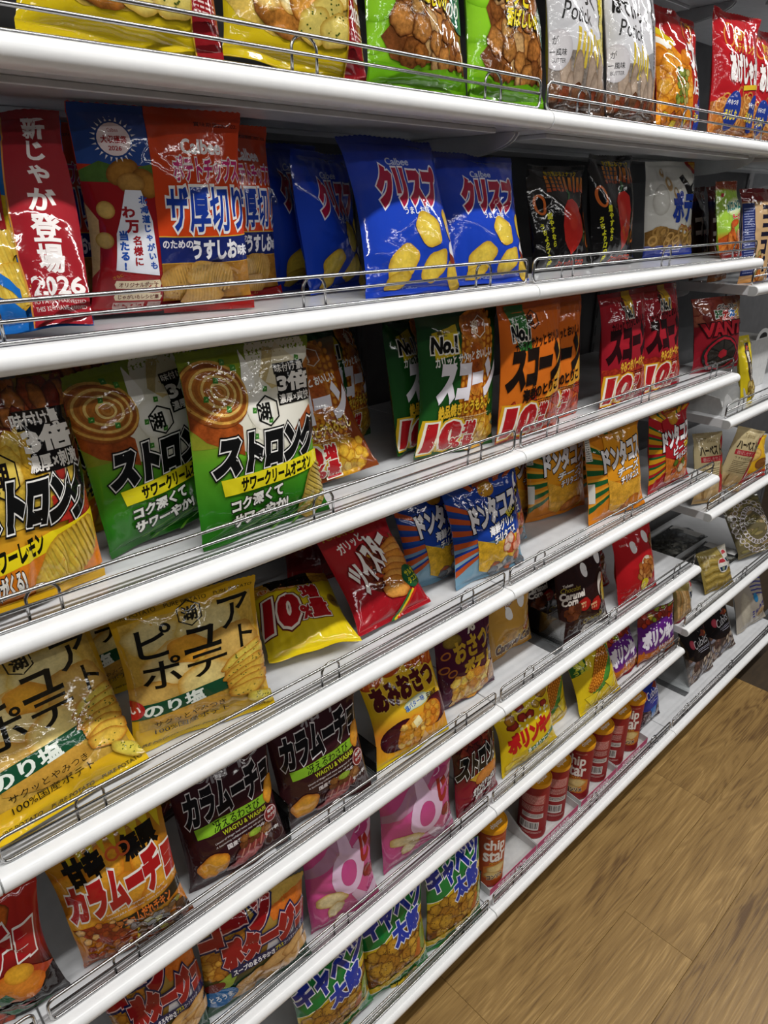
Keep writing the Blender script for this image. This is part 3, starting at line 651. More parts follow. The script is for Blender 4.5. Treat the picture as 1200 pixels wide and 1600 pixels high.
@design('sour', back='#2c6c1c', bg=[(0, '#1e5a14'), (24, '#2e7a1c'), (56, '#5a9c24'), (70, '#7a9a28'), (90, '#84982c'), (125, '#7c9420')], seal='#86a820', sq=.93)
def _(a):
    a.R(0, 66, 100, 125, '#8a8e2a', .2, '#74881c')
    a.P([(30, 62), (31, 80), (37, 98), (45, 104), (52, 125), (94, 125), (100, 116), (100, 60), (66, 52), (40, 56)], '#cfcbb8', 0, False, '#dedbcd'); a.P([(56, 104), (64, 122), (80, 118), (84, 98), (70, 88)], '#bca874', .3); a.P([(60, 100), (74, 124), (86, 112), (80, 92)], '#d8ceb0', .1)
    a.E(70, 76, 28, 20, '#e4e1d6', 0, '#cfcbb8'); a.P([(38, 92), (46, 122), (52, 104), (48, 84)], '#ecebe4'); a.E(52, 84, 12, 14, '#e8e6de', 20, '#d4d0c0')
    a.P([(-1, 112), (-1, 80), (8, 70), (24, 62), (32, 58), (34, 76), (26, 84), (8, 92)], '#9c4a1c', .6); a.P([(0, 98), (10, 86), (28, 78), (30, 82), (12, 92)], '#c87c34', .5)
    a.E(19, 98, 25, 20, '#b8742c', -24, '#84421a', .5)
    for k, c in enumerate(('#cf9c48', '#8e4c1c', '#d8b060', '#9a5a22', '#dcb86a', '#a8682a', '#e0c47c', '#b8803c')): a.ring(20 + k * .5, 99, 23.5 - k * 2.9, 18 - k * 2.2, 1.7, c, -24, 30, tex=.5)
    a.P([(88, 104), (100, 112), (100, 84), (92, 88)], '#a06428', .5); a.P([(78, 66), (96, 80), (100, 72), (90, 58)], '#a8542a', .6)
    for x, y, r in ((46, 84, 30), (58, 96, 80), (70, 108, 10), (58, 76, 45), (44, 68, 0), (22, 106, 60), (12, 96, 20), (82, 66, 60), (36, 112, 10), (26, 88, 40), (30, 116, 0), (78, 94, 30), (88, 112, 40)):
        a.P([(x - 2, y - 1.6), (x + 1.4, y - 2), (x + 2.2, y + 1.2), (x - 1, y + 2)], '#3a7a2c'); a.P([(x - .8, y - .5), (x + .8, y - .6), (x + .8, y + .5)], '#9ac478')
    for x0, y0, x1, y1, t in ((72, 104, 98, 110, '味付け量'), (73, 91.5, 102, 104, '3倍'), (72, 84, 102, 91, '濃厚×爽快')):
        a.R(a.tx(x0 - .8), y0 - .4, a.tx(x1 + .8), y1 + .4, '#181614'); a.T(t, x0 + .4, y0 + .6, x1 - .4, y1 - .6, '#ece8e2', .05 if t == '3倍' else .02)
    a.hexlogo(57, 82, 9.6, '#141412', None, 1.2)
    strongtext(a, 48, 71, 14, 106)
    a.P([(14, 45), (100, 48), (100, 37), (16, 34)], '#e6d822'); a.T('サワークリームオニオン', 28, 36.5, 96, 45, '#161608', .05, (), .1, 2)
    a.chip(90, 20, 24, 12, 55, '#c8b050', '#9a7a2c', 12, '#b09640', tex=.4)
    for x0, x1, y1 in ((70, 30, 2), (84, 50, 0), (96, 66, 0), (60, 22, 8)): a.P([(x0, 18), (x0 + 2, 18), (x1 + 3, y1), (x1, y1)], '#5a8c2a')
    a.T('コク深くて', 20, 24, 62, 32, '#f0eee8', .05, [(.07, '#12140e')], .1, 6); a.T('サワーやか!', 20, 14, 66, 22, '#f0eee8', .05, [(.07, '#12140e')], .1, 6)

def cornart(a, brown=False):
    a.corn(66, 74, 24, 58, -8, '#d8922a', '#9c4a14', 8, 17); a.E(66, 112, 20, 14, '#9a4a18', 0, '#c87c28', .9); a.E(64, 78, 14, 26, '#9c4414', -8, '#c8812a', .8)
    a.P([(14, 108), (42, 114), (44, 90), (16, 86)], '#c8b020'); a.T('売上', 20, 105, 32, 110, '#222', .02); a.T('No.1', 14, 92, 44, 104, '#161410', .06, [(.07, '#eeeae0')], .1)
    a.hexlogo(72, 110, 9, '#ead8c0', None, 1.1); a.T('カリッと サクッと おいしい', 16, 82, 98, 90, '#f0eee6', .04, (), .1, 4)
    a.T('スコーン', 20, 52, 104, 80, '#e8e4ec', .09, (), .2)
    a.T('絶品焼きとうもろこし', 18, 38, 98, 49, '#e0b430', .045, [(.03, '#3a2408')], .05, 5); a.small(30, 34, 84, 2, 1, 2.2, '#d8b880')
    a.E(70, 16, 24, 18, '#dcae34', 0, '#b87a1c', .6); a.B(52, 6, 92, 28, 16, 5, ['#e0b43a', '#d49a2a', '#e8c85c'], 4, .5, '#a86414')
    a.T('10', 8, 8, 50, 30, '#b01c22', .07, [(.05, '#f0ead8'), (.1, '#d8b020')], .15); a.T('%', 40, 6, 54, 15, '#b01c22', .05, [(.06, '#f0ead8')]); a.T('増', 56, 17, 70, 30, '#b01c22', .05, [(.06, '#f0ead8')]); a.T('量', 57, 3, 71, 16, '#b01c22', .05, [(.06, '#f0ead8')])
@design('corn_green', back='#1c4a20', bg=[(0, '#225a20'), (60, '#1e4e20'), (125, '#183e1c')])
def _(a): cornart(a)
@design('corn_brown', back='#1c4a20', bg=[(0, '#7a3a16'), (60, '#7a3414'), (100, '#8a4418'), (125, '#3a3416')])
def _(a): cornart(a)
D['corn_dark'] = D['corn_green']

def scone(a, tc, flav, fc, y10, tenc='#b01c22'):
    a.hexlogo(44, 110, 8, tc, None, 1.0); a.T('カリッと サクッと おいしい', 14, 86, 96, 95, tc, .035, (), .1, 5)
    a.T('スコーン', 8, 54, 100, 84, tc, .09, (), .2, 2)
    a.T(flav, 26, 40, 94, 51, fc, .05, (), .05, 4); a.small(30, 36, 92, 2, 1, 2.4, tc)
    a.T('10', 8, 8, 52, 32, tenc, .07, [(.045, '#f0e8d8'), (.09, '#d8a020')], .12); a.T('増', 60, 20, 74, 32, tenc, .05, [(.06, '#f0e8d8')]); a.T('量', 61, 5, 75, 18, tenc, .05, [(.06, '#f0e8d8')]); a.T('%', 48, 5, 60, 14, tenc, .05, [(.06, '#f0e8d8')])
@design('shrimp', back='#c05a1a', bg=[(0, '#a8341c'), (20, '#b84c1c'), (40, '#d4701e'), (125, '#cc601a')])
def _(a):
    a.R(0, 4, 100, 38, '#b8401c', .6, '#d47824'); a.B(10, 8, 96, 34, 12, 9, ['#c8502a', '#d8702c', '#b03820'], 6, .6, '#8a2414', 1.5); a.P([(60, 36), (96, 40), (84, 90), (76, 50)], '#d89a34', .3)
    a.P([(10, 124), (34, 124), (40, 84), (20, 84)], '#2c6a30'); a.T('売上', 16, 108, 26, 113, '#eee', .02); a.T('No.1', 14, 94, 40, 106, '#141414', .06, [(.07, '#eeeae0')], .1)
    scone(a, '#1c120e', '海老のとりこ', '#1c120e', 0)
@design('spicy_red', back='#8e1822', bg=[(0, '#8a1624'), (125, '#9c1c28')])
def _(a):
    a.P([(0, 6), (100, 6), (100, 46), (60, 40), (0, 44)], '#a8341e', .7); a.B(6, 10, 96, 42, 16, 8, ['#b84a24', '#a8301e', '#c86a2c'], 5, .7, '#7a1c14', 1.4)
    a.P([(44, 125), (62, 125), (66, 96), (48, 94)], '#c8a01c'); scone(a, '#26080c', 'やみつきバーベキュー', '#dca838', 0); a.T('No.1', 46, 96, 68, 107, '#141414', .06, [(.07, '#eeeae0')], .1)
@design('vant', back='#7a1420', bg=[(0, '#741420'), (125, '#82161f')])
def _(a):
    a.R(0, 84, 100, 125, '#7c3026', .2); a.P([(70, 110), (100, 116), (100, 84), (74, 86)], '#b88c58', .4); a.B(4, 90, 70, 118, 8, 12, ['#8a4434', '#9a5a44', '#7a3028'], 2, .5, '#6a2420')
    a.T('ベビースター', 44, 104, 96, 112, '#141010', .05, [(.08, '#f0ece8')])
    for ch, x, c in (('ド', 38, '#2c6a3a'), ('デ', 53, '#c02a24'), ('カ', 68, '#2468b8'), ('イ', 83, '#d8b81c')): a.T(ch, x, 91, x + 13, 102, c, .08, [(.07, '#f0ece8')])
    a.T('ラーメン', 50, 83.5, 84, 89.5, '#c02a34', .05, [(.07, '#f0ece8')])
    a.T('VANT', 8, 62, 98, 82, '#8e1a24', .05, [(.06, '#2c0a0e')]); a.E(46, 30, 36, 30, '#1c1a18')
    for k in range(6): t = k * math.pi / 3; a.P([(46 + 8 * math.cos(t - .4), 30 + 7 * math.sin(t - .4)), (46 + 28 * math.cos(t - .45), 30 + 23 * math.sin(t - .45)), (46 + 28 * math.cos(t + .45), 30 + 23 * math.sin(t + .45)), (46 + 8 * math.cos(t + .4), 30 + 7 * math.sin(t + .4))], '#2a2622')
    a.ring(46, 30, 31, 26, 4, '#8a1a26', 0, 12); a.P([(38, 34), (46, 38), (54, 34), (54, 26), (46, 22), (38, 26)], '#8e1e28')

@design('purepotato', sq=1.0, back='#b8921a', bg=[(0, '#e0bc1c'), (16, '#d4a61e'), (60, '#b88a28'), (110, '#c0941c'), (125, '#c49818')], seal='#d8b41c')
def _(a):
    a.R(4, 20, 96, 114, '#b8923c', .5, '#c09c44')
    for x, y, rx, ry, t, c, r in ((22, 100, 20, 13, 20, '#cfc08a', '#b89a4c'), (62, 98, 24, 15, -10, '#d4c48c', '#bca050'), (30, 74, 24, 17, 30, '#d8c68c', '#c09440'), (76, 76, 22, 17, 10, '#c8a458', '#a8782c'), (18, 50, 20, 14, 0, '#cda85a', '#b07c2c'), (52, 54, 22, 16, 40, '#e0cc84', '#c08c30'), (44, 84, 14, 12, 0, '#d89c30', '#c0822c'), (84, 48, 18, 14, 0, '#c99a48', '#a0702a'), (40, 32, 30, 10, 0, '#c8983c', '#b08434')): a.E(x, y, rx, ry, c, t, r, .35, wob=.15)
    for k in range(3): a.T('PURE POTATO', 2 + k * 33.5, 117.5, 30 + k * 33.5, 120, '#2a2410', .0)
    for k in range(3): a.T('PURE POTATO', 2 + k * 33.5, 5, 30 + k * 33.5, 8, '#2a2410', .0)
    a.hexlogo(50, 110, 9, '#1c180c', None, 1.1)
    o = ()
    for ch, x0, y0, x1, y1 in (('ア', 70, 90, 93, 113), ('ト', 82, 70, 93, 89), ('ュ', 42, 80, 68, 98), ('テ', 42, 58, 70, 77), ('ピ', 12, 84, 35, 108), ('ポ', 11, 58, 37, 82)): a.T(ch, x0, y0, x1, y1, '#14120c', .012, o, .05)
    a.P([(0, 44), (60, 50), (100, 54), (100, 41), (60, 38), (0, 31)], '#17492f'); a.T('のり塩', 8, 35, 50, 46, '#e6ece2', .035, (), .0, 6)
    a.E(0, 41, 9, 9, '#b02420'); a.T('い', 0, 38, 6, 44, '#f0e0d8', .03)
    for i in range(7): a.chip(82 + i % 2 * 3, 62 - i * 5, 19 - i * .6, 6.5, 18 - i * 4, '#d8c454' if i < 2 else '#dcb848', '#a8681c', 0, specks=16 if i < 3 else 7, sp='#4c5a1e', tex=.4)
    a.chip(92, 16, 14, 6, -40, '#d8c850', '#a8862c', specks=14)
    a.T('サクッとやみつき', 14, 23.5, 64, 29, '#1c180c', .0, (), 0, 3); a.T('100%国産ポテト', 14, 16, 66, 22, '#1c180c', .0, (), 0, 3)

@design('cornpack', back='#d0b414', bg=[(0, '#dcc21a'), (90, '#e0c61e'), (125, '#a87c1c')])
def _(a):
    a.P([(0, 96), (40, 90), (100, 104), (100, 125), (0, 125)], '#b8862c', .8); a.T('もろこし', 10, 96, 60, 106, '#c8641c', .05, [(.06, '#e8dcb8')]); a.T('ー', 30, 108, 80, 122, '#14100c', .08)
    a.T('10', 8, 34, 50, 78, '#a8141c', .06, [(.05, '#f2eadc'), (.08, '#5a1010')], .15); a.T('%', 52, 36, 66, 54, '#a8141c', .05, [(.05, '#f2eadc'), (.08, '#5a1010')])
    a.T('増', 62, 66, 84, 92, '#a8141c', .05, [(.05, '#f2eadc'), (.08, '#5a1010')]); a.T('量', 66, 36, 88, 62, '#a8141c', .05, [(.05, '#f2eadc'), (.08, '#5a1010')])
    a.E(92, 62, 7, 12, '#6a4a1c', 0, '#a8862c', .6)

@design('twist', back='#8a141c', bg=[(0, '#9a1620'), (125, '#a81c24')], sq=1.0)
def _(a):
    a.T('TOHATO', 4, 115, 50, 121, '#b8942c', .03); a.T('ガリッと', 14, 97, 52, 109, '#ece6e0', .03, (), .15, 14)
    a.E(58, 66, 38, 27, '#5a2014', 44, '#6e2818', .9); a.B(36, 44, 92, 96, 70, 3.6, ['#6a2416', '#8a3a1c', '#a8642c', '#4a160e', '#c8902c', '#b8401c'], 2, .7, '#3a0e08', 1.7)
    for i in range(8): a.chip(87 - i * 4.2, 84 - i * 7.6, 22 - i * .5, 8.6, 8 - i * 4, '#e0a04a' if i % 2 else '#d48c34', '#a0521a', tex=.4)
    a.T('ツイスター', 8, 60, 82, 94, '#e8e4e0', .06, [(.03, '#7a1420')], .35, 36)
    a.E(86, 40, 16, 14, '#1c5c34', 10, '#174c2c', wob=.1); a.T('サルサ', 77, 41, 96, 48, '#d8d428', .03, (), 0, 10); a.T('タコス', 77, 32, 96, 39, '#d8d428', .03, (), 0, 10)
    for k, c in enumerate(('#2c6a34', '#d8b824', '#b8281c')): a.L([(46 + k * 4, 0), (76 + k * 4, 24)], 3, c)

def donta(a, base, st1, st2, flav, fl2, chipc, y=0):
    for k in range(6): a.P([(0, 14 + k * 17), (0, 22 + k * 17), (34, 40 + k * 9), (34, 36 + k * 9)], st1); a.P([(0, 22 + k * 17), (0, 26 + k * 17), (34, 42 + k * 9), (34, 40 + k * 9)], st2)
    for k in range(5): a.P([(24 + k * 16, 125), (33 + k * 16, 125), (46 + k * 6, 100), (42 + k * 6, 100)], st1)
    a.P([(26, 112), (92, 118), (100, 88), (100, 46), (24, 52)], base)
    a.E(54, 110, 11, 9, '#c89028', 0, '#a8741c', .2); a.P([(38, 116), (70, 121), (66, 125), (42, 122)], '#9a4a1c', .4)
    a.P([(24, 56), (60, 40), (50, 4), (30, 14)], chipc, .6); a.P([(52, 46), (96, 46), (86, 6), (54, 12)], chipc, .6)
    a.T('ドンタコス', 22, 72, 104, 98, '#ece8ea', .07, [(.05, '#15101a')], .15, 8)
    a.T(flav, 46, 58, 96, 69, '#f0eef0', .04, [(.05, '#16121c')], .2, 8); a.T(fl2, 52, 47, 94, 56, '#f0eef0', .04, [(.05, '#16121c')], .2, 8)
@design('donta_blue', back='#1a3a8c', bg=[(0, '#6a90a8'), (40, '#86a8b8'), (60, '#1e4a9c'), (125, '#1a3c90')])
def _(a):
    donta(a, '#1a3c94', '#b85024', '#1c3c8c', '海鮮グリル', 'チリタコス', '#d8a82c')
    a.B(66, 30, 96, 46, 10, 6, ['#c85a34', '#e0a080', '#d8783c', '#e8d0b8'], 4, .5, '#a83820'); a.B(50, 6, 92, 18, 10, 6, ['#98a0a0', '#b85a2c', '#707880', '#c8c4bc'], 7, .5, '#585050'); a.P([(78, 66), (100, 78), (100, 88), (80, 74)], '#14120c'); a.T('香ばし', 82, 71, 99, 80, '#d8c82c', .03, (), 0, 28)
@design('donta_orange', back='#cc7a1a', bg=[(0, '#d07a1c'), (60, '#d8861c'), (125, '#cc7c1a')])
def _(a):
    donta(a, '#d8901e', '#1f5c30', '#e09a2c', 'チーズ', 'チリタコス', '#d8a034'); a.R(0, 84, 7, 120, '#d8d4cc'); a.small(1, 116, 6, 12, 1.2, 2.8, '#555'); a.R(0, 28, 7, 54, '#d8d4cc'); a.E(70, 14, 18, 9, '#c87828', 20, '#a85a1c', .6)
@design('donta_red', back='#98181e', bg=[(0, '#a01c20'), (125, '#a81c22')])
def _(a):
    for k, c in enumerate(('#d8a01c', '#1c5a30', '#b8281c', '#d8b01c', '#245c2c', '#c03020')): a.P([(k * 17, 125), (k * 17 + 17, 125), (58 + k * 3, 96), (50 + k * 2, 96)], c)
    donta(a, '#a81c24', '#c8901c', '#1c5c30', 'ビーフ', 'チリタコス', '#c8702a'); a.P([(80, 58), (100, 66), (100, 78), (82, 70)], '#14100c'); a.T('Go!', 84, 62, 98, 72, '#e0c020', .04, (), 0, 20)
    a.B(46, 26, 100, 44, 10, 6, ['#b8301c', '#d8c8a8', '#5a7a2a', '#c84a24'], 3, .6)

def karamucho(a, col, o, y0, y1, x0=6, x1=104): a.T('カラムーチョ', x0, y0, x1, y1, col, .08, [(.05, o)], .12, 4)
@design('mucho_red', back='#18100f', bg=[(0, '#181010'), (40, '#1c1010'), (70, '#8e1c1c'), (125, '#a8281c')])
def _(a):
    a.B(10, 96, 70, 124, 10, 10, ['#c8641c', '#d88428', '#b84a18'], 3, .5); karamucho(a, '#a01a20', '#e6e0dc', 62, 96, -60, 100)
    a.P([(0, 30), (80, 56), (100, 40), (70, 30)], '#a83c1c', .4); a.chip(64, 42, 26, 16, -30, '#d8842c', '#b85a18', tex=.4); a.E(70, 54, 14, 9, '#d8a02c', -20, '#c07a20', .4)
    a.P([(0, 22), (54, 42), (60, 32), (0, 8)], '#1c5c34'); a.T('ホットチリ味', 2, 20, 50, 31, '#d8d82a', .04, (), 0, 20); a.B(0, 2, 50, 18, 8, 8, ['#c8641c', '#b8401c'], 9, .5)
    for k in range(5): a.P([(40, 20), (70 + k * 4, 26 - k * 6), (52 + k, 16 - k * 3)], '#8e1c1c' if k % 2 else '#1c5c34')
@design('mucho_orange', back='#b86a1c', bg=[(0, '#8a3a14'), (30, '#c87a1c'), (125, '#9a6a18')])
def _(a):
    for i, (x, y) in enumerate(((14, 92), (44, 100), (78, 96), (24, 66), (60, 74), (88, 66), (40, 46), (74, 46), (10, 50))): a.chip(x, y, 20, 15, i * 40, '#d89a2c', '#b86a18', tex=.45)
    for k in range(9): a.P([(16 + k * 9, 125), (24 + k * 9, 125), (20 + k * 9.4, 108)], '#b8a01c')
    a.T('甘辛', 14, 96, 48, 116, '#14100c', .08, (), 0, 4); a.T('無限', 68, 98, 100, 117, '#14100c', .07, (), 0, 4); a.ring(53, 107, 5, 5, 2, '#c85a2c'); a.ring(62, 107.5, 5, 5, 2, '#c85a2c')
    a.T('カラムーチョ', 6, 62, 112, 95, '#a41c1c', .08, [(.05, '#e6e0d8')], .12, 4); a.T('Sweet & hot Yangnyeom chicken flavor', 34, 58, 96, 61, '#f0e8dc', 0, (), 0, 4); a.T('"AMAKARA infinite loop" drives you crazy', 34, 53, 98, 56, '#f0e8dc', 0, (), 0, 4)
    a.P([(30, 46), (100, 54), (100, 42), (30, 34)], '#14100c'); a.T('ヤンニョムだれチキン', 33, 38, 98, 49, '#e0742c', .04, (), 0, 5)
    a.P([(2, 50), (24, 52), (46, 30), (52, 10), (44, 8), (20, 30)], '#8a3014', .9); a.B(6, 12, 48, 50, 26, 3.4, ['#a84a1c', '#c8742c', '#e0b06c', '#8a2c14'], 6, .7, '#5a1c0c')
    for k in range(4): a.P([(48 + k * 8, 12), (52 + k * 8, 30), (56 + k * 8, 14)], '#d8b81c')
    a.B(50, 2, 98, 34, 26, 5, ['#5a3a28', '#7a5a3c', '#8a4a34', '#3a2820', '#a8a040'], 3, .9, '#2a140c')
@design('mucho_wagyu', back='#2c1214', bg=[(0, '#321618'), (125, '#34161c')], sq=.93)
def _(a):
    a.T('和牛', 36, 110, 84, 126, '#8a8488', .02, (), .1, 6); a.T('カラムーチョ', 8, 78, 102, 108, '#141012', .07, [(.035, '#dcd6d8')], .15, 5)
    a.P([(12, 71), (86, 76), (86, 65), (13, 60)], '#7fae2a'); a.T('冴えるわさび', 30, 63, 84, 73, '#14180c', .01, (), .05, 4); a.T('WAGYU & WASABI', 38, 56, 90, 61, '#b8c02c', .02, (), 0, 4)
    a.T('Umami of Wagyu beef meets sharpness of wasabi.', 28, 50, 92, 53, '#e0d8d8', -.0, (), 0, 4); a.T('A fascinating collaboration that will set you up.', 28, 45.5, 92, 48.5, '#e0d8d8', -.0, (), 0, 4); a.T('国産芋100%×和牛', 40, 39, 86, 44, '#e4dcdc', .02, (), 0, 4)
    a.chip(23, 26, 16, 13, 30, '#e0a030', '#b0641a', tex=.5); a.chip(92, 76, 7, 14, -10, '#e09c2c', '#b06a1c', tex=.4)
    a.E(66, 28, 24, 10, '#8a3434', 18, '#4a1416', .9); a.E(54, 16, 20, 6, '#b86464', 14, '#7c2c30', .7)
    for k in range(5): a.L([(50 + k * 7, 20 + k), (56 + k * 7, 34 + k * 1.6)], 1.6, '#b87a6a')
    a.B(54, 32, 84, 41, 12, 4, ['#6a3a1c', '#8a5a2c', '#a87848'], 5, .9); a.E(68, 41, 7, 4, '#9ab83c', 0, '#7a962c', .7)
    a.E(88, 50, 8, 10, '#7a1a22'); a.ring(88, 50, 7, 9, .7, '#d8c8c8'); a.T('和牛', 90, 52, 99, 56, '#eee', .02); a.T('わさび', 89.5, 46.5, 99.5, 50, '#eee', .02); a.T('モーッ辛!', 82, 27, 100, 32, '#eee', .03)

@design('sweetpotato', back='#b8901a', bg=[(0, '#d0bc1c'), (12, '#d8981e'), (40, '#c87a28'), (70, '#dcb424'), (125, '#d8aa20')])
def _(a):
    for x, y in ((14, 112), (42, 118), (72, 116), (94, 110)):
        a.E(x, y, 15, 9, '#b8501c', 20, '#9a3c14', .3)
        for k in range(4): a.L([(x - 11 + k * 6, y - 5), (x - 7 + k * 6, y + 5)], 1, '#d88a34')
    a.T('あみおさつ', 6, 76, 100, 104, '#4a1216', .07, [(.05, '#dcb83c')], 0, 3)
    a.E(58, 66, 22, 7, '#d8d8c0', 6, '#b0c8a8', wob=.2); a.T('塩バター味', 42, 62, 76, 69, '#2c5aa8', .03, (), 0, 6); a.T('安納芋', 80, 62, 98, 70, '#4a3414', .03)
    a.E(28, 34, 24, 20, '#4a1220', 20, '#2c0a12', .3); a.E(84, 44, 20, 20, '#5a1624', -10, '#340c14', .3)
    a.E(44, 32, 20, 20, '#d89a2c', 10, '#c87820', .8, wob=.1); a.E(76, 42, 15, 17, '#d8922c', 0, '#b8641c', .8); a.B(30, 18, 60, 48, 16, 5, ['#e0ac3c', '#d8942c', '#e8c060'], 3, .6, '#c07c20'); a.P([(44, 46), (54, 50), (58, 40), (48, 36)], '#e8dca8'); a.B(66, 30, 86, 54, 8, 5, ['#e0a434', '#cc7c24'], 8, .6, '#b05c18')
    a.P([(50, 8), (60, 26), (66, 14)], '#c8a070')
@design('osatsu', back='#3c1028', bg=[(0, '#4a1430'), (125, '#40122a')])
def _(a):
    a.E(24, 104, 14, 10, '#8a7028', 0, '#5a4418', .4); a.T('%', 54, 106, 72, 122, '#c8c0b0', .03); a.T('おさつ', 26, 74, 92, 102, '#b8942c', .05, (), .1, 8); a.T('ポテト', 42, 52, 98, 70, '#c8a02c', .08, (), .1, 6)
    for x, y in ((12, 86), (8, 66), (18, 58), (94, 92)): a.ring(x, y, 6, 4.5, 2.2, '#a8642c', 20)
    a.E(48, 26, 34, 24, '#d8b444', 10, '#b8782c', .8, wob=.16); a.B(20, 8, 82, 46, 30, 8, ['#e0c458', '#d8ac3c', '#e8d47c', '#c8862c'], 4, .7, '#b8742c'); a.E(90, 30, 12, 18, '#a8762c', 0, '#7a3c24', .8)

def caramel(a, eyew, txtc, brown):
    for x, y, rx in ((32, 92, 8), (70, 99, 9)): a.E(x, y, rx, rx * 1.35, '#e8e6e6'); 
@design('caramel_beige', back='#b8822c', bg=[(0, '#b8822c'), (60, '#c0903c'), (125, '#c2924a')])
def _(a):
    a.T('メロン来味', 30, 104, 84, 120, '#dcd4d0', .05, [(.06, '#6a3c44')], .1, 8); caramel(a, 8, 0, 0)
    a.E(38, 46, 20, 14, '#b8862c', 0, '#a8741c', .6); a.E(56, 44, 16, 14, '#c89c40', 0, '#a8742c', .7); a.P([(62, 50), (100, 66), (100, 58), (66, 44)], '#98201c'); a.T('期間限定', 70, 51, 98, 60, '#e8c8a8', .02, (), 0, 22)
    a.T('Caramel Corn', 6, 20, 100, 40, '#4a2010', .06, [(.05, '#e0d0a8')], .1, 10)
@design('caramel_brown', back='#241110', bg=[(0, '#281312'), (125, '#2a1514')])
def _(a):
    a.P([(30, 125), (60, 125), (56, 96), (42, 84)], '#321a1a'); 
    for x, y in ((52, 98), (84, 108)): a.E(x, y, 7, 11, '#e4e2e4', 10)
    a.T('Tohato', 8, 84, 26, 88, '#d8d0c8', .02, (), .1); a.T('Chocolat', 4, 76, 40, 83, '#a8942c', .0, (), .2, -4); a.T('Caramel', 2, 65, 46, 75, '#d8d0c8', .05, (), 0, -4); a.T('Corn', 4, 56, 30, 66, '#d8d0c8', .05, (), 0, -4)
    for x, y in ((40, 50), (66, 42)): a.E(x, y, 13, 10, '#a81c18', 0, '#8e1814', wob=.1); a.T('期間限定', x - 8, y + .5, x + 8, y + 4, '#e8c090', .02); a.T('うまさ', x - 7, y - 4.5, x + 7, y - 1, '#e8c090', .02)
    a.E(84, 66, 9, 18, '#d0c8c0', -10, '#b0a49c'); a.E(90, 52, 11, 20, '#3a1c18', 0, '#5a3424', .5); a.E(94, 74, 7, 7, '#b8601c', 0, '#8a3c14', .4); a.E(92, 52, 9, 17, '#a8942c'); a.TV('みそチョコ', 92, 66, 5.6, '#1c140c', .03, step=6.1)
    a.B(6, 36, 30, 50, 6, 6, ['#6a3a24', '#4a2418'], 3, .6); a.T('Chocolat', 44, 18, 88, 27, '#a8942c', .0, (), .2, 6); a.T('Caramel Corn', 44, 4, 104, 15, '#dcd4cc', .06, (), 0, 6); a.E(46, 8, 6, 6, '#d8d0c8')
@design('caramel_red', back='#a0161c', bg=[(0, '#9c141a'), (125, '#b01a20')])
def _(a):
    for x, y in ((38, 96), (74, 104)): a.E(x, y, 8, 11, '#e4e2e4', 10)
    a.T('Tohato', 10, 104, 26, 108, '#e0b8b0', .0)
    a.E(62, 62, 12, 12, '#d8d0c0', 0, '#b8a890', .3); a.B(46, 32, 78, 64, 18, 7, ['#b8783c', '#c88c4c', '#a8642c'], 5, .5, '#7a3c18', 1.4); a.E(58, 22, 11, 11, '#d8c424'); a.T('うまさ', 50, 22, 66, 26, '#8a2418', .02); a.T('UP', 54, 16, 62, 20, '#8a2418', .02)
    a.T('Caramel Corn', 46, 4, 100, 12, '#e0d8d0', .04, (), 0, 4); a.B(84, 84, 98, 98, 5, 6, ['#b8783c', '#a8642c'], 3, .5)

@design('potage', back='#173a28', bg=[(0, '#1a4a2c'), (40, '#173c2c'), (70, '#8a6424'), (125, '#b89a4c')])
def _(a):
    a.E(80, 112, 34, 20, '#c8a854', 0, '#b8862c', .3); a.P([(62, 96), (100, 100), (100, 78), (66, 82)], '#c86a24', .4); a.B(-2, 44, 40, 88, 60, 5, ['#c08a2c', '#b87a24', '#d09c3c'], 4, .4, '#8a4c14'); a.P([(4, 34), (34, 54), (22, 28), (8, 20)], '#8aa03a', .3)
    a.P([(60, 66), (100, 66), (100, 50), (56, 50)], '#c8c4c8')
    a.T('コーン', 2, 84, 72, 116, '#8e161a', .1, [(.03, '#dcb8b8'), (.09, '#141a4c')], .05, 3); a.T('ポタージュ', 20, 54, 112, 84, '#8e161a', .1, [(.03, '#dcb8b8'), (.09, '#141a4c')], .05, 3)
    a.P([(22, 50), (100, 55), (100, 45), (22, 39)], '#141c4c'); a.T('スープのまろやかさ', 26, 41.5, 70, 48.5, '#eceaf0', .04, (), 0, 3); a.T('プラス', 71, 45, 80, 51, '#d8c824', .03, (), 0, 3); a.T('コーンスナック', 81, 46, 99, 51, '#e0dce8', .01, (), 0, 3)
    for x, y, rx, ry, t in ((40, 22, 17, 10, 20), (66, 32, 18, 10, 25), (84, 36, 16, 8, 30), (28, 10, 18, 10, -20), (58, 14, 17, 9, 10), (80, 18, 16, 9, 30), (92, 24, 12, 9, 0)): a.E(x, y, rx, ry, '#d8ac6c', t, '#a8743a', .35, wob=.12)
    a.E(12, 14, 15, 14, '#2468a8'); a.T('とろうま', 2, 10, 23, 19, '#e8ecf4', .03, (), 0, 10); a.E(8, 32, 9, 6, '#6a1a14', 30)
    for e in a.el: e[0][:, 1] += 13
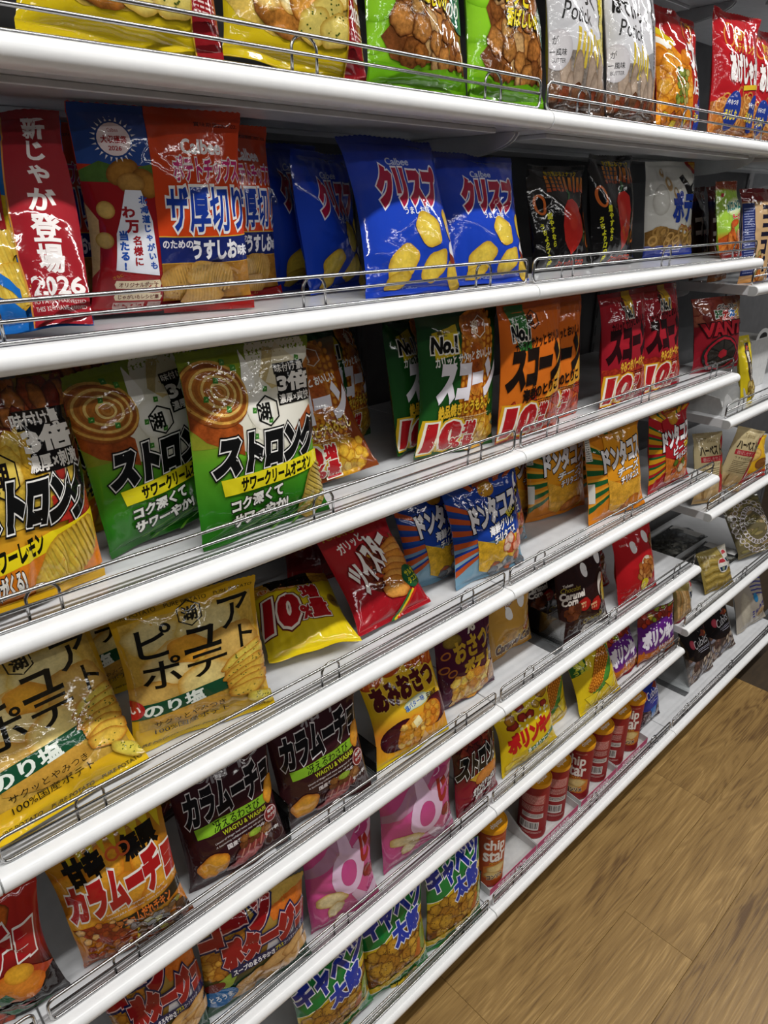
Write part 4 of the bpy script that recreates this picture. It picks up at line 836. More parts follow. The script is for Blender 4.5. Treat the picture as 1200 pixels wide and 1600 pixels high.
@design('pink', back='#b8467c', bg=[(0, '#b03c70'), (30, '#c04c84'), (125, '#bc4c80')])
def _(a):
    a.P([(0, 96), (22, 104), (46, 118), (60, 125), (84, 125), (56, 100), (36, 90), (0, 84)], '#a87a94'); a.P([(66, 100), (100, 118), (100, 104), (76, 86)], '#c89ab8')
    a.ring(56, 72, 19, 22, 13, '#d6b6d0', -8); a.P([(46, 92), (66, 94), (60, 118), (48, 116)], '#d6b6d0'); a.P([(62, 46), (80, 26), (100, 32), (100, 18), (70, 10), (54, 42)], '#c8a8c0'); a.E(84, 112, 10, 7, '#a83c70')
    a.E(56, 70, 12.5, 15, '#b84880'); a.T('じゃ', 86, 74, 120, 104, '#98201c', .08); a.E(86, 56, 8, 9, '#8e1c24', 20, '#6a1418', .6); a.E(93, 50, 8, 8, '#9a2430', 0, '#6a1418', .6); a.T('とろベリ', 84, 28, 104, 34, '#7a1c3c', .0, (), 0, 30)
    a.chip(28, 46, 22, 10, -6, '#dccca0', '#b8924c', tex=.35); a.chip(32, 30, 13, 10, 30, '#e0d2a8', '#c09c58', tex=.35); a.T('つ', 76, 112, 92, 122, '#d8b0cc', .0)
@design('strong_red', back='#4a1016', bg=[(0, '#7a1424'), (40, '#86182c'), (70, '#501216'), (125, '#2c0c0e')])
def _(a):
    a.B(10, 92, 80, 122, 16, 9, ['#6a2018', '#8a3424', '#5a1814'], 3, .7, '#2c0a0a'); a.P([(30, 125), (66, 125), (58, 108), (42, 108)], '#6a1014'); strongtext(a, 66, 98, 6, 112)
    a.P([(20, 62), (100, 72), (100, 60), (40, 48)], '#b8922c', .3); a.E(60, 56, 28, 12, '#d0883c', 10, '#a85a20', .4); a.T('ガツンとすっぱい', 28, 34, 92, 46, '#ece8e8', .06, [(.06, '#120a0c')], .1, 8); a.T('梅干し味', 34, 22, 82, 32, '#ece8e8', .05, [(.06, '#120a0c')], .1, 8)
    a.B(20, 4, 90, 18, 8, 8, ['#8e1c34', '#a02440'], 4, .4); a.L([(94, 20), (98, 60), (94, 90)], 3, '#b8942c')

@design('polinki', back='#ccaa14', bg=[(0, '#d4b418'), (125, '#d8b81a')])
def _(a):
    a.B(20, 96, 90, 122, 9, 8, ['#9a2c20', '#c8a034', '#b8801c', '#a83828'], 2, .4, '#4a1810'); a.B(30, 82, 90, 96, 12, 2.6, ['#f0ecc0', '#f4f0d8'], 4, .1, '#e0d890')
    a.T('ポリンキー', 10, 48, 108, 82, '#b01c1c', .09, (), .05, 4); a.P([(38, 34), (96, 42), (98, 32), (40, 24)], '#1c6c3c'); a.T('あっさりコーン', 43, 28, 94, 38, '#f0f0e8', .04, (), 0, 6); a.B(10, 4, 50, 22, 10, 8, ['#d8bc30', '#e0c848'], 6, .4, '#b8941c')
@design('polinki_corn', back='#ccaa14', bg=[(0, '#d8ba1a'), (125, '#ccb01e')])
def _(a):
    a.P([(0, 125), (40, 125), (30, 98), (0, 90)], '#2c5a24'); a.T('濃厚', 8, 104, 34, 116, '#c8c83c', .04); a.T('うま味', 4, 94, 36, 103, '#c8c83c', .03)
    a.E(62, 76, 20, 52, '#4c8c34', -38, '#3a742c', .2); a.corn(54, 82, 15, 50, -40, '#d88c2c', '#b06414', 6, 16)
    a.P([(10, 36), (40, 40), (26, 8)], '#dcc42a'); a.P([(56, 50), (88, 54), (74, 22)], '#dcc42a'); a.L([(10, 36), (40, 40), (26, 8)], 1, '#4a3c10', True); a.L([(56, 50), (88, 54), (74, 22)], 1, '#4a3c10', True); a.P([(40, 12), (100, 30), (100, 0), (40, 0)], '#c8a41c', .3)
@design('polinki_purple', back='#4a1c68', bg=[(0, '#8a2c2c'), (12, '#a84a20'), (40, '#5a2078'), (125, '#5a2078')])
def _(a):
    a.R(0, 100, 100, 125, '#7a2c20', .6); a.B(10, 100, 96, 124, 12, 7, ['#a8341c', '#8a9a2c', '#c8a424', '#8e2418'], 3, .5, '#2c0c0c'); a.B(20, 86, 94, 94, 9, 1.6, ['#d8c8e0'], 4, 0, '#d8c8e0')
    a.T('ポリンキー', 6, 46, 104, 84, '#dcd6e2', .09, (), .05, 4)
    a.P([(0, 8), (100, 12), (100, 30), (0, 30)], '#b8641c', .4)
    for k in range(6): a.P([(k * 17, 8), (k * 17 + 18, 10), (k * 17 + 6, 38 - k % 2 * 6)], '#c87a24' if k % 2 else '#b8641c', .5)
    a.P([(44, 34), (98, 44), (98, 34), (46, 26)], '#a82c24'); a.T('めんたいあじ', 48, 29, 96, 40, '#f0e8e8', .05, (), 0, 9); a.R(0, 0, 100, 7, '#7a1c24')
@design('cabbage', back='#1a6a30', bg=[(0, '#1e7a34'), (26, '#227e38'), (70, '#1e7434'), (125, '#1c6c32')], sq=.93)
def _(a):
    a.P([(0, 76), (30, 84), (60, 92), (100, 96), (100, 84), (60, 80), (30, 72), (0, 64)], '#c8a820'); a.P([(0, 66), (30, 74), (60, 82), (100, 86), (100, 36), (70, 30), (40, 28), (0, 20)], '#6e3e12', .9)
    a.L([(0, 76), (30, 84), (60, 92), (100, 96)], 1, '#e8e4d0')
    a.B(4, 30, 96, 74, 30, 9.5, ['#c0902a', '#cc9e34', '#b07a1e', '#b88828'], 5, .6, '#6e420e')
    rn = random.Random(4)
    for k in range(150): a.E(rn.uniform(3, 94), rn.uniform(26, 76), .8, .65, '#33200a', n=6)
    a.P([(0, 20), (40, 28), (70, 30), (100, 36), (100, 28), (70, 22), (40, 20), (0, 12)], '#c8a820'); a.L([(0, 12), (40, 20), (70, 22), (100, 28)], 1, '#e8e4d0')
    a.T('キャベツ', 2, 96, 104, 126, '#1c2c8c', .06, [(.045, '#e4e4ec')], .1, 7); a.T('太郎', 44, 72, 92, 97, '#1a34a0', .07, [(.05, '#dce0ec')], .1, 10)
    a.P([(36, 5), (78, 12), (80, 4), (38, -3)], '#c8a81c'); a.T('ソース味', 44, 1.0, 76, 9, '#141410', .04, (), 0, 8); a.T('CORN', 50, 14, 64, 17, '#d8e0d0', 0)
    a.P([(80, 46), (88, 70), (97, 74), (99, 50), (90, 34)], '#7a8c2c', .4); a.P([(70, 36), (80, 58), (85, 56), (81, 34)], '#b86420', .3)

# third-bay packets
@design('cocoa', back='#3a1c18', bg=[(0, '#7a4a24'), (20, '#4a241a'), (90, '#341a1c'), (106, '#20244c'), (108, '#5a1a1e'), (125, '#541a1c')])
def _(a): a.B(20, 14, 80, 40, 8, 10, ['#8a5a34', '#6a3c24'], 3, .5); a.T('ココア', 10, 60, 90, 84, '#c8b8b0', .05)
@design('tanpack', sq=1.0, back='#26305c', bg=[(0, '#b87c3c'), (12, '#c09a6c'), (106, '#c0a078'), (108, '#6a1c20'), (125, '#621c1e')])
def _(a):
    a.R(0, 10, 34, 106, '#222c60'); a.small(4, 98, 30, 26, 1.4, 3.4, '#8890b8', 3); a.TV('コニコパ', 66, 104, 23, '#1c1a2c', .08, step=23); a.B(36, 10, 60, 40, 5, 9, ['#c8702c', '#a89a5c'], 4, .5)
@design('navypack', back='#1c2450', bg=[(0, '#1c2450'), (106, '#1e2654'), (108, '#6a1c20'), (125, '#621c1e')])
def _(a): a.TV('サクサク', 50, 96, 18, '#c8ccd8', .0, step=20); a.small(14, 90, 34, 22, 1.6, 3.6, '#9098c0', 4); a.E(70, 20, 20, 14, '#c87a2c', 0, '#8a4c1c', .4)
@design('slim_yellow', sq=1.0, back='#c0a81c', bg=[(0, '#c8b01c'), (125, '#ccb824')])
def _(a):
    a.P([(36, 112), (64, 112), (88, 30), (60, 20), (24, 60)], '#3c3028'); a.T('大', 44, 98, 62, 108, '#c84a34', .03); a.TV('堅あ', 54, 96, 20, '#d8d0c4', .05, step=21); a.TV('げ', 54, 56, 14, '#d8d0c4', .03)
    a.B(36, 10, 92, 40, 22, 7, ['#b8a04c', '#8a7434', '#c8b46c'], 3, .6)
@design('harvest', sq=1.0, back='#b8a880', bg=[(0, '#a88858'), (20, '#b89868'), (40, '#b8a880'), (125, '#c0b088')])
def _(a):
    a.T('Tohato', 30, 108, 66, 116, '#8a7a50', -.01, (), .2); a.T('ハーベスト', 12, 86, 86, 102, '#2c2418', .04); a.R(12, 74, 84, 84, '#a82c34'); a.T('香ばしセサミ', 16, 75.5, 80, 82.5, '#d8a8a0', .0)
    a.T('うすやき仕上げ', 16, 66, 78, 71, '#4a3c2c', .0); a.small(16, 61, 78, 7, 1.4, 3.6, '#6a5c44', 3); a.P([(86, 110), (100, 120), (100, 20), (76, 16)], '#a8242c'); a.E(92, 60, 9, 12, '#8a5a34', 0, '#5a7a3c', .6); a.E(93, 92, 8, 8, '#3a6a5c', 0, '#8a9a7c', .5)
    a.P([(20, 30), (30, 34), (34, 6), (26, 6)], '#8a6a40'); a.P([(44, 32), (56, 34), (50, 6), (40, 6)], '#d0b488')
@design('biscuit_yellow', back='#c8981c', bg=[(0, '#b82c24'), (26, '#c8402c'), (30, '#cc9a1c'), (125, '#d0a424')])
def _(a): a.E(40, 80, 26, 18, '#d8b464', 20, '#a8783c', .4); a.E(66, 50, 22, 16, '#8a5a2c', 10, '#6a3c1c', .4); a.T('32', 4, 100, 26, 118, '#e8f0f0', .05, [(.2, '#2c5a78')]); a.T('バター', 30, 6, 90, 20, '#eee0d0', .05)
@design('goldnut', sq=1.0, back='#8a7a34', bg=[(0, '#8a7434'), (125, '#9a8a50')])
def _(a):
    for k in range(9): a.L([(4, 8 + k * 11), (30, 14 + k * 11.4), (60, 10 + k * 11), (96, 16 + k * 11)], 6.5, '#a8904a' if k % 2 else '#7a6428', tex=.5)
    a.R(70, 60, 100, 125, '#a8a498')
    for x, y in ((62, 70), (84, 92)): a.E(x, y, 15, 22, '#c8c4bc'); a.P([(x - 12, y + 8), (x + 12, y + 8), (x + 5, y + 19), (x - 5, y + 19)], '#a83038'); a.P([(x - 12, y - 4), (x + 12, y - 4), (x + 7, y - 17), (x - 7, y - 17)], '#1c2c4c'); a.T('豆', x - 4, y - 14, x + 4, y - 6, '#a8b88c', .02)
@design('sticks', sq=1.0, back='#6a5c44', bg=[(0, '#6a3430'), (10, '#7a6240'), (125, '#7a7040')])
def _(a):
    for k in range(5): a.P([(6 + k * 13, 8), (17 + k * 13, 6), (16 + k * 13, 100 - k * 4), (8 + k * 12, 104 - k * 4)], ['#b08c5c', '#9a7444', '#b8986c'][k % 3], .5)
    a.E(82, 84, 14, 30, '#b4b0a8'); a.P([(72, 96), (92, 96), (86, 110), (76, 110)], '#a83a40'); a.P([(70, 80), (94, 80), (84, 58), (78, 58)], '#28344c'); a.T('豆', 78, 70, 87, 78, '#b8b8a8', .02); a.R(10, 2, 60, 8, '#8a2430')
@design('lace', back='#5c5640', bg=[(0, '#6a6044'), (125, '#5c5640')])
def _(a):
    rn = random.Random(8)
    for k in range(46):
        x, y, t = rn.uniform(6, 94), rn.uniform(6, 118), rn.uniform(-20, 30); a.E(x, y, 13, 4.2, rn.choice(['#8a8050', '#9a8c5c', '#7a7044', '#a08a64']), t, '#4c4630', .4, 12)
    for cx, r0 in ((50, 44), (50, 30)):
        for k in range(26): t = k * 2 * math.pi / 26; a.ring(cx + r0 * math.cos(t), 62 + r0 * 1.25 * math.sin(t), 4.4, 5.4, 1.5, '#c8c0c4', math.degrees(t), 12)
def cubit(a, c1, c2):
    a.P([(0, 125), (100, 125), (100, 64), (84, 50), (50, 44), (16, 50), (0, 64)], c1); a.P([(56, 96), (72, 104), (82, 96), (72, 88)], '#7a3424', .3); a.P([(74, 90), (86, 92), (80, 100)], '#b8622c'); a.E(24, 86, 9, 10, '#b84a5c', 0, '#8e2c3c')
    a.T('Cubits', 30, 74, 88, 92, '#d8d8e0', .0, (), .1, 6); a.small(36, 68, 86, 2, 1, 3, '#a8a8b8', 4); a.small(44, 60, 74, 1, 1.4, 3, '#a8a8b8', 5)
@design('cubit_black', back='#1c1614', bg=[(0, '#5a4a44'), (60, '#3a302c'), (125, '#161111')])
def _(a):
    rn = random.Random(6)
    for k in range(60):
        x, y = rn.uniform(4, 96), rn.uniform(6, 58); a.E(x, y, 9, 4.4, rn.choice(['#a8988c', '#7a5c50', '#c0b09c', '#5c4440', '#988478', '#8a8a98']), rn.uniform(20, 90), '#3a2824', .5, 12)
    cubit(a, '#171112', 0)
@design('cubit_blue', back='#1a2450', bg=[(0, '#3a2c34'), (60, '#3a3440'), (125, '#182a80')])
def _(a):
    rn = random.Random(9)
    for k in range(60):
        x, y = rn.uniform(4, 96), rn.uniform(6, 62); a.E(x, y, 8, 4.4, rn.choice(['#6a4a48', '#8a7478', '#54343a', '#9a8a8c', '#5a1c2c']), rn.uniform(0, 90), '#2a1a1e', .5, 12)
    cubit(a, '#1c2c88', 0); a.P([(36, 50), (64, 50), (58, 24), (46, 22)], '#2c6cb8')
@design('clear_white', back='#7c7870', bg=[(0, '#a49c90'), (125, '#989088')])
def _(a):
    for k in range(5): a.L([(46, 110 - k * 8), (70, 108 - k * 9), (100, 96 - k * 9)], 3, '#3c3c80')
    a.E(56, 66, 7, 12, '#2c78a8', 20); a.T('ミックス', 48, 24, 98, 44, '#3c3480', .05, (), .1, 20); a.E(76, 26, 16, 10, '#a8865c', 20, '#c8b8a0', .5); a.E(22, 50, 14, 40, '#b8b0a0', 0, '#a0988a', .2)
# ---------------------------------------------------------------- film bags
S0 = .042                                                   # seal height as a share of the bag height
def smoothnoise(rn, n, amp):
    ph = [(rn.uniform(.6, n), rn.uniform(.6, n), rn.uniform(0, 6.28), amp * rn.uniform(.4, 1)) for _ in range(5)]
    return lambda s, v: sum(a * np.sin(3.1 * fu * s + 3.1 * 2 * fv * v + p) for fu, fv, p, a in ph)
def bag_surface(W, H, T, seed, nu=44, nv=56, rough=1.0, flat=1.0):
    rn = random.Random(seed)
    vr = np.concatenate([np.linspace(0, S0, 6), np.linspace(S0, 1 - S0, nv + 1)[1:-1], np.linspace(1 - S0, 1, 6)])
    ur = (1 - np.cos(np.linspace(0, math.pi, nu + 1))) / 2; ur = .35 * ur + .65 * np.linspace(0, 1, nu + 1)
    U, Vv = np.meshgrid(ur, vr); s = 2 * U - 1
    wv = np.clip((Vv - S0) / (1 - 2 * S0), 0, 1)
    infl = np.clip(np.sin(math.pi * wv ** .9), 0, 1) ** .58
    prof = np.clip(1 - np.abs(s) ** 3.2, 0, 1) ** .8
    edge = np.clip(1 - np.abs(s) ** 8, 0, 1)
    wid = W * (1 - .075 * infl)
    inside = np.clip(np.minimum(wv, 1 - wv) / .06, 0, 1)
    tp, bend, ph0 = rn.uniform(-.01, .07), rn.uniform(-.003, .003), rn.uniform(0, 6)
    out = []
    for side in (-1, 1):
        d = T / 2 * infl * prof
        nz = smoothnoise(rn, 1.6, .0018)(s, Vv) * inside * edge
        # gathers running out of both seals
        for base in (wv, 1 - wv):
            k = [rn.uniform(3, 11) for _ in range(3)]; p = [rn.uniform(0, 6.28) for _ in range(3)]
            nz += rough * .0016 * sum(np.sin(a * 3.14 * s + b) for a, b in zip(k, p)) * np.exp(-base / .11) * inside
        # long creases
        for c in range(int(20 * rough) + 2):
            x0, y0 = rn.uniform(-.95, .95), (rn.choice([rn.uniform(.0, .2), rn.uniform(.78, 1.0), rn.uniform(.2, .8)]))
            ang = rn.uniform(-.9, .9) if .2 < y0 < .8 else rn.gauss(math.pi / 2, .75)
            L = rn.uniform(.12, .38); dx, dy = math.cos(ang), math.sin(ang)
            px = (s - x0) * W / 2; py = (Vv - y0) * H
            t = px * dx + py * dy; q = -px * dy + py * dx + .006 * np.sin(t / H * 7 + c)
            amp = rn.choice([-1, -1, 1]) * rn.uniform(.0010, .0034) * rough
            nz += amp * np.exp(-np.abs(q) / rn.uniform(.0028, .008)) * np.exp(-(t / (L * H * .55)) ** 2) * inside * edge
        d = np.maximum(d + nz * np.clip(infl * 1.6, 0, 1), .0004)
        d = np.where((np.abs(s) > .9999), 0, d)
        se = (Vv <= S0 + 1e-6) | (Vv >= 1 - S0 - 1e-6)
        rib = .00035 * np.cos(np.arange(len(vr)) * math.pi)[:, None] * np.ones_like(U)
        wave = (.004 * np.sin(3.0 * s + rn.uniform(0, 6)) + .002 * np.sin(7 * s + rn.uniform(0, 6))) * np.clip((np.abs(Vv - .5) - .40) / .1, 0, 1)
        if side == -1: wave0, rib0 = wave, rib
        y = np.where(se, side * .0003 + rib0, side * d) + wave0
        x = s * wid / 2 * (1 + tp * (.5 - Vv)) + bend * np.sin(math.pi * Vv) + .0022 * np.sin(6 * Vv + ph0) * np.abs(s)
        z = Vv * H
        z = z + np.where(Vv > .9999, .0011 * (np.arange(nu + 1) % 2)[None, :], 0) 
        out.append(np.stack([x, y, z], -1))
    out[1][:, 0] = out[0][:, 0]; out[1][:, -1] = out[0][:, -1]
    return ur, vr, out[0], out[1]
def grid_normals(G):
    du = np.gradient(G, axis=1); dv = np.gradient(G, axis=0); n = np.cross(du, dv)
    return n / np.maximum(1e-9, np.linalg.norm(n, axis=2))[..., None]
def grid_sample(ur, vr, G, u, v):
    i = np.clip(np.searchsorted(ur, u, 'right') - 1, 0, len(ur) - 2); j = np.clip(np.searchsorted(vr, v, 'right') - 1, 0, len(vr) - 2)
    a = ((u - ur[i]) / (ur[i + 1] - ur[i]))[:, None]; b = ((v - vr[j]) / (vr[j + 1] - vr[j]))[:, None]
    return (G[j, i] * (1 - a) + G[j, i + 1] * a) * (1 - b) + (G[j + 1, i] * (1 - a) + G[j + 1, i + 1] * a) * b
def ramp(stops, y):
    ys = [p[0] for p in stops]; cs = np.array([lin(p[1]) for p in stops])
    return np.stack([np.interp(y, ys, cs[:, k]) for k in range(3)], -1)
def drape(part, ur, vr, G, NN):
    V, T, C = part
    u = np.clip(V[:, 0] / 100, .004, .996); v = np.clip(V[:, 1] / 125, .002, .998)
    P = grid_sample(ur, vr, G, u, v); N = grid_sample(ur, vr, NN, u, v); N /= np.maximum(1e-9, np.linalg.norm(N, axis=1))[:, None]
    ex = .0007 * np.clip((np.abs(v - .5) - .5 + S0 + .006) / .004, 0, 1)
    return P + N * (.0003 + ex + .00013 * V[:, 2])[:, None], T, C, N
def strip_faces(j0, j1, n, off=0, flip=False):
    J, I = np.meshgrid(np.arange(j0, j1), np.arange(n - 1), indexing='ij'); a = off + J * n + I
    F = np.stack([a, a + 1, a + 1 + n, a + n], -1).reshape(-1, 4)
    return F[:, ::-1] if flip else F
def snack_bag(name, label, cat, group, des, x, y, z, yaw, lean, roll, W, H, T=.05, seed=1, rough=1.0, mat='film', lift=0.0):
    a = get_art(des)
    t = thing(name, label, cat, (x, y, z + W / 2 * abs(math.sin(roll)) + lift + .0008), group)
    t.rotation_euler = (Matrix.Rotation(yaw, 3, 'Z') @ Matrix.Rotation(-lean, 3, 'X') @ Matrix.Rotation(-roll, 3, 'Y')).to_euler()
    ur, vr, Fg, Bg = bag_surface(W, H, T, seed, rough=rough); n = len(ur); r = len(vr); NN = grid_normals(Fg)
    V = np.concatenate([Fg.reshape(-1, 3), Bg.reshape(-1, 3)])
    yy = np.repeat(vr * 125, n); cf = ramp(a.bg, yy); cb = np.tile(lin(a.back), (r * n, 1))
    C = np.zeros((len(V), 4)); C[:, :3] = np.concatenate([cf, cb])
    def piece(nm, j0, j1):
        F = np.concatenate([strip_faces(j0, j1, n), strip_faces(j0, j1, n, r * n, True)])
        us, inv = np.unique(F, return_inverse=True)
        Cc = C[us]
        return link(nm, mesh_np(nm, V[us], inv.reshape(F.shape), M[mat], Cc), t)
    body = piece('pouch', 5, r - 6); piece('bottom_seal', 0, 5); piece('top_seal', r - 6, r - 1)
    P, Tt, Cc, N = drape(a.out, ur, vr, Fg, NN)
    link('printed_front', mesh_np('printed_front', P, Tt, M[mat], Cc, True, N), body)
    return t

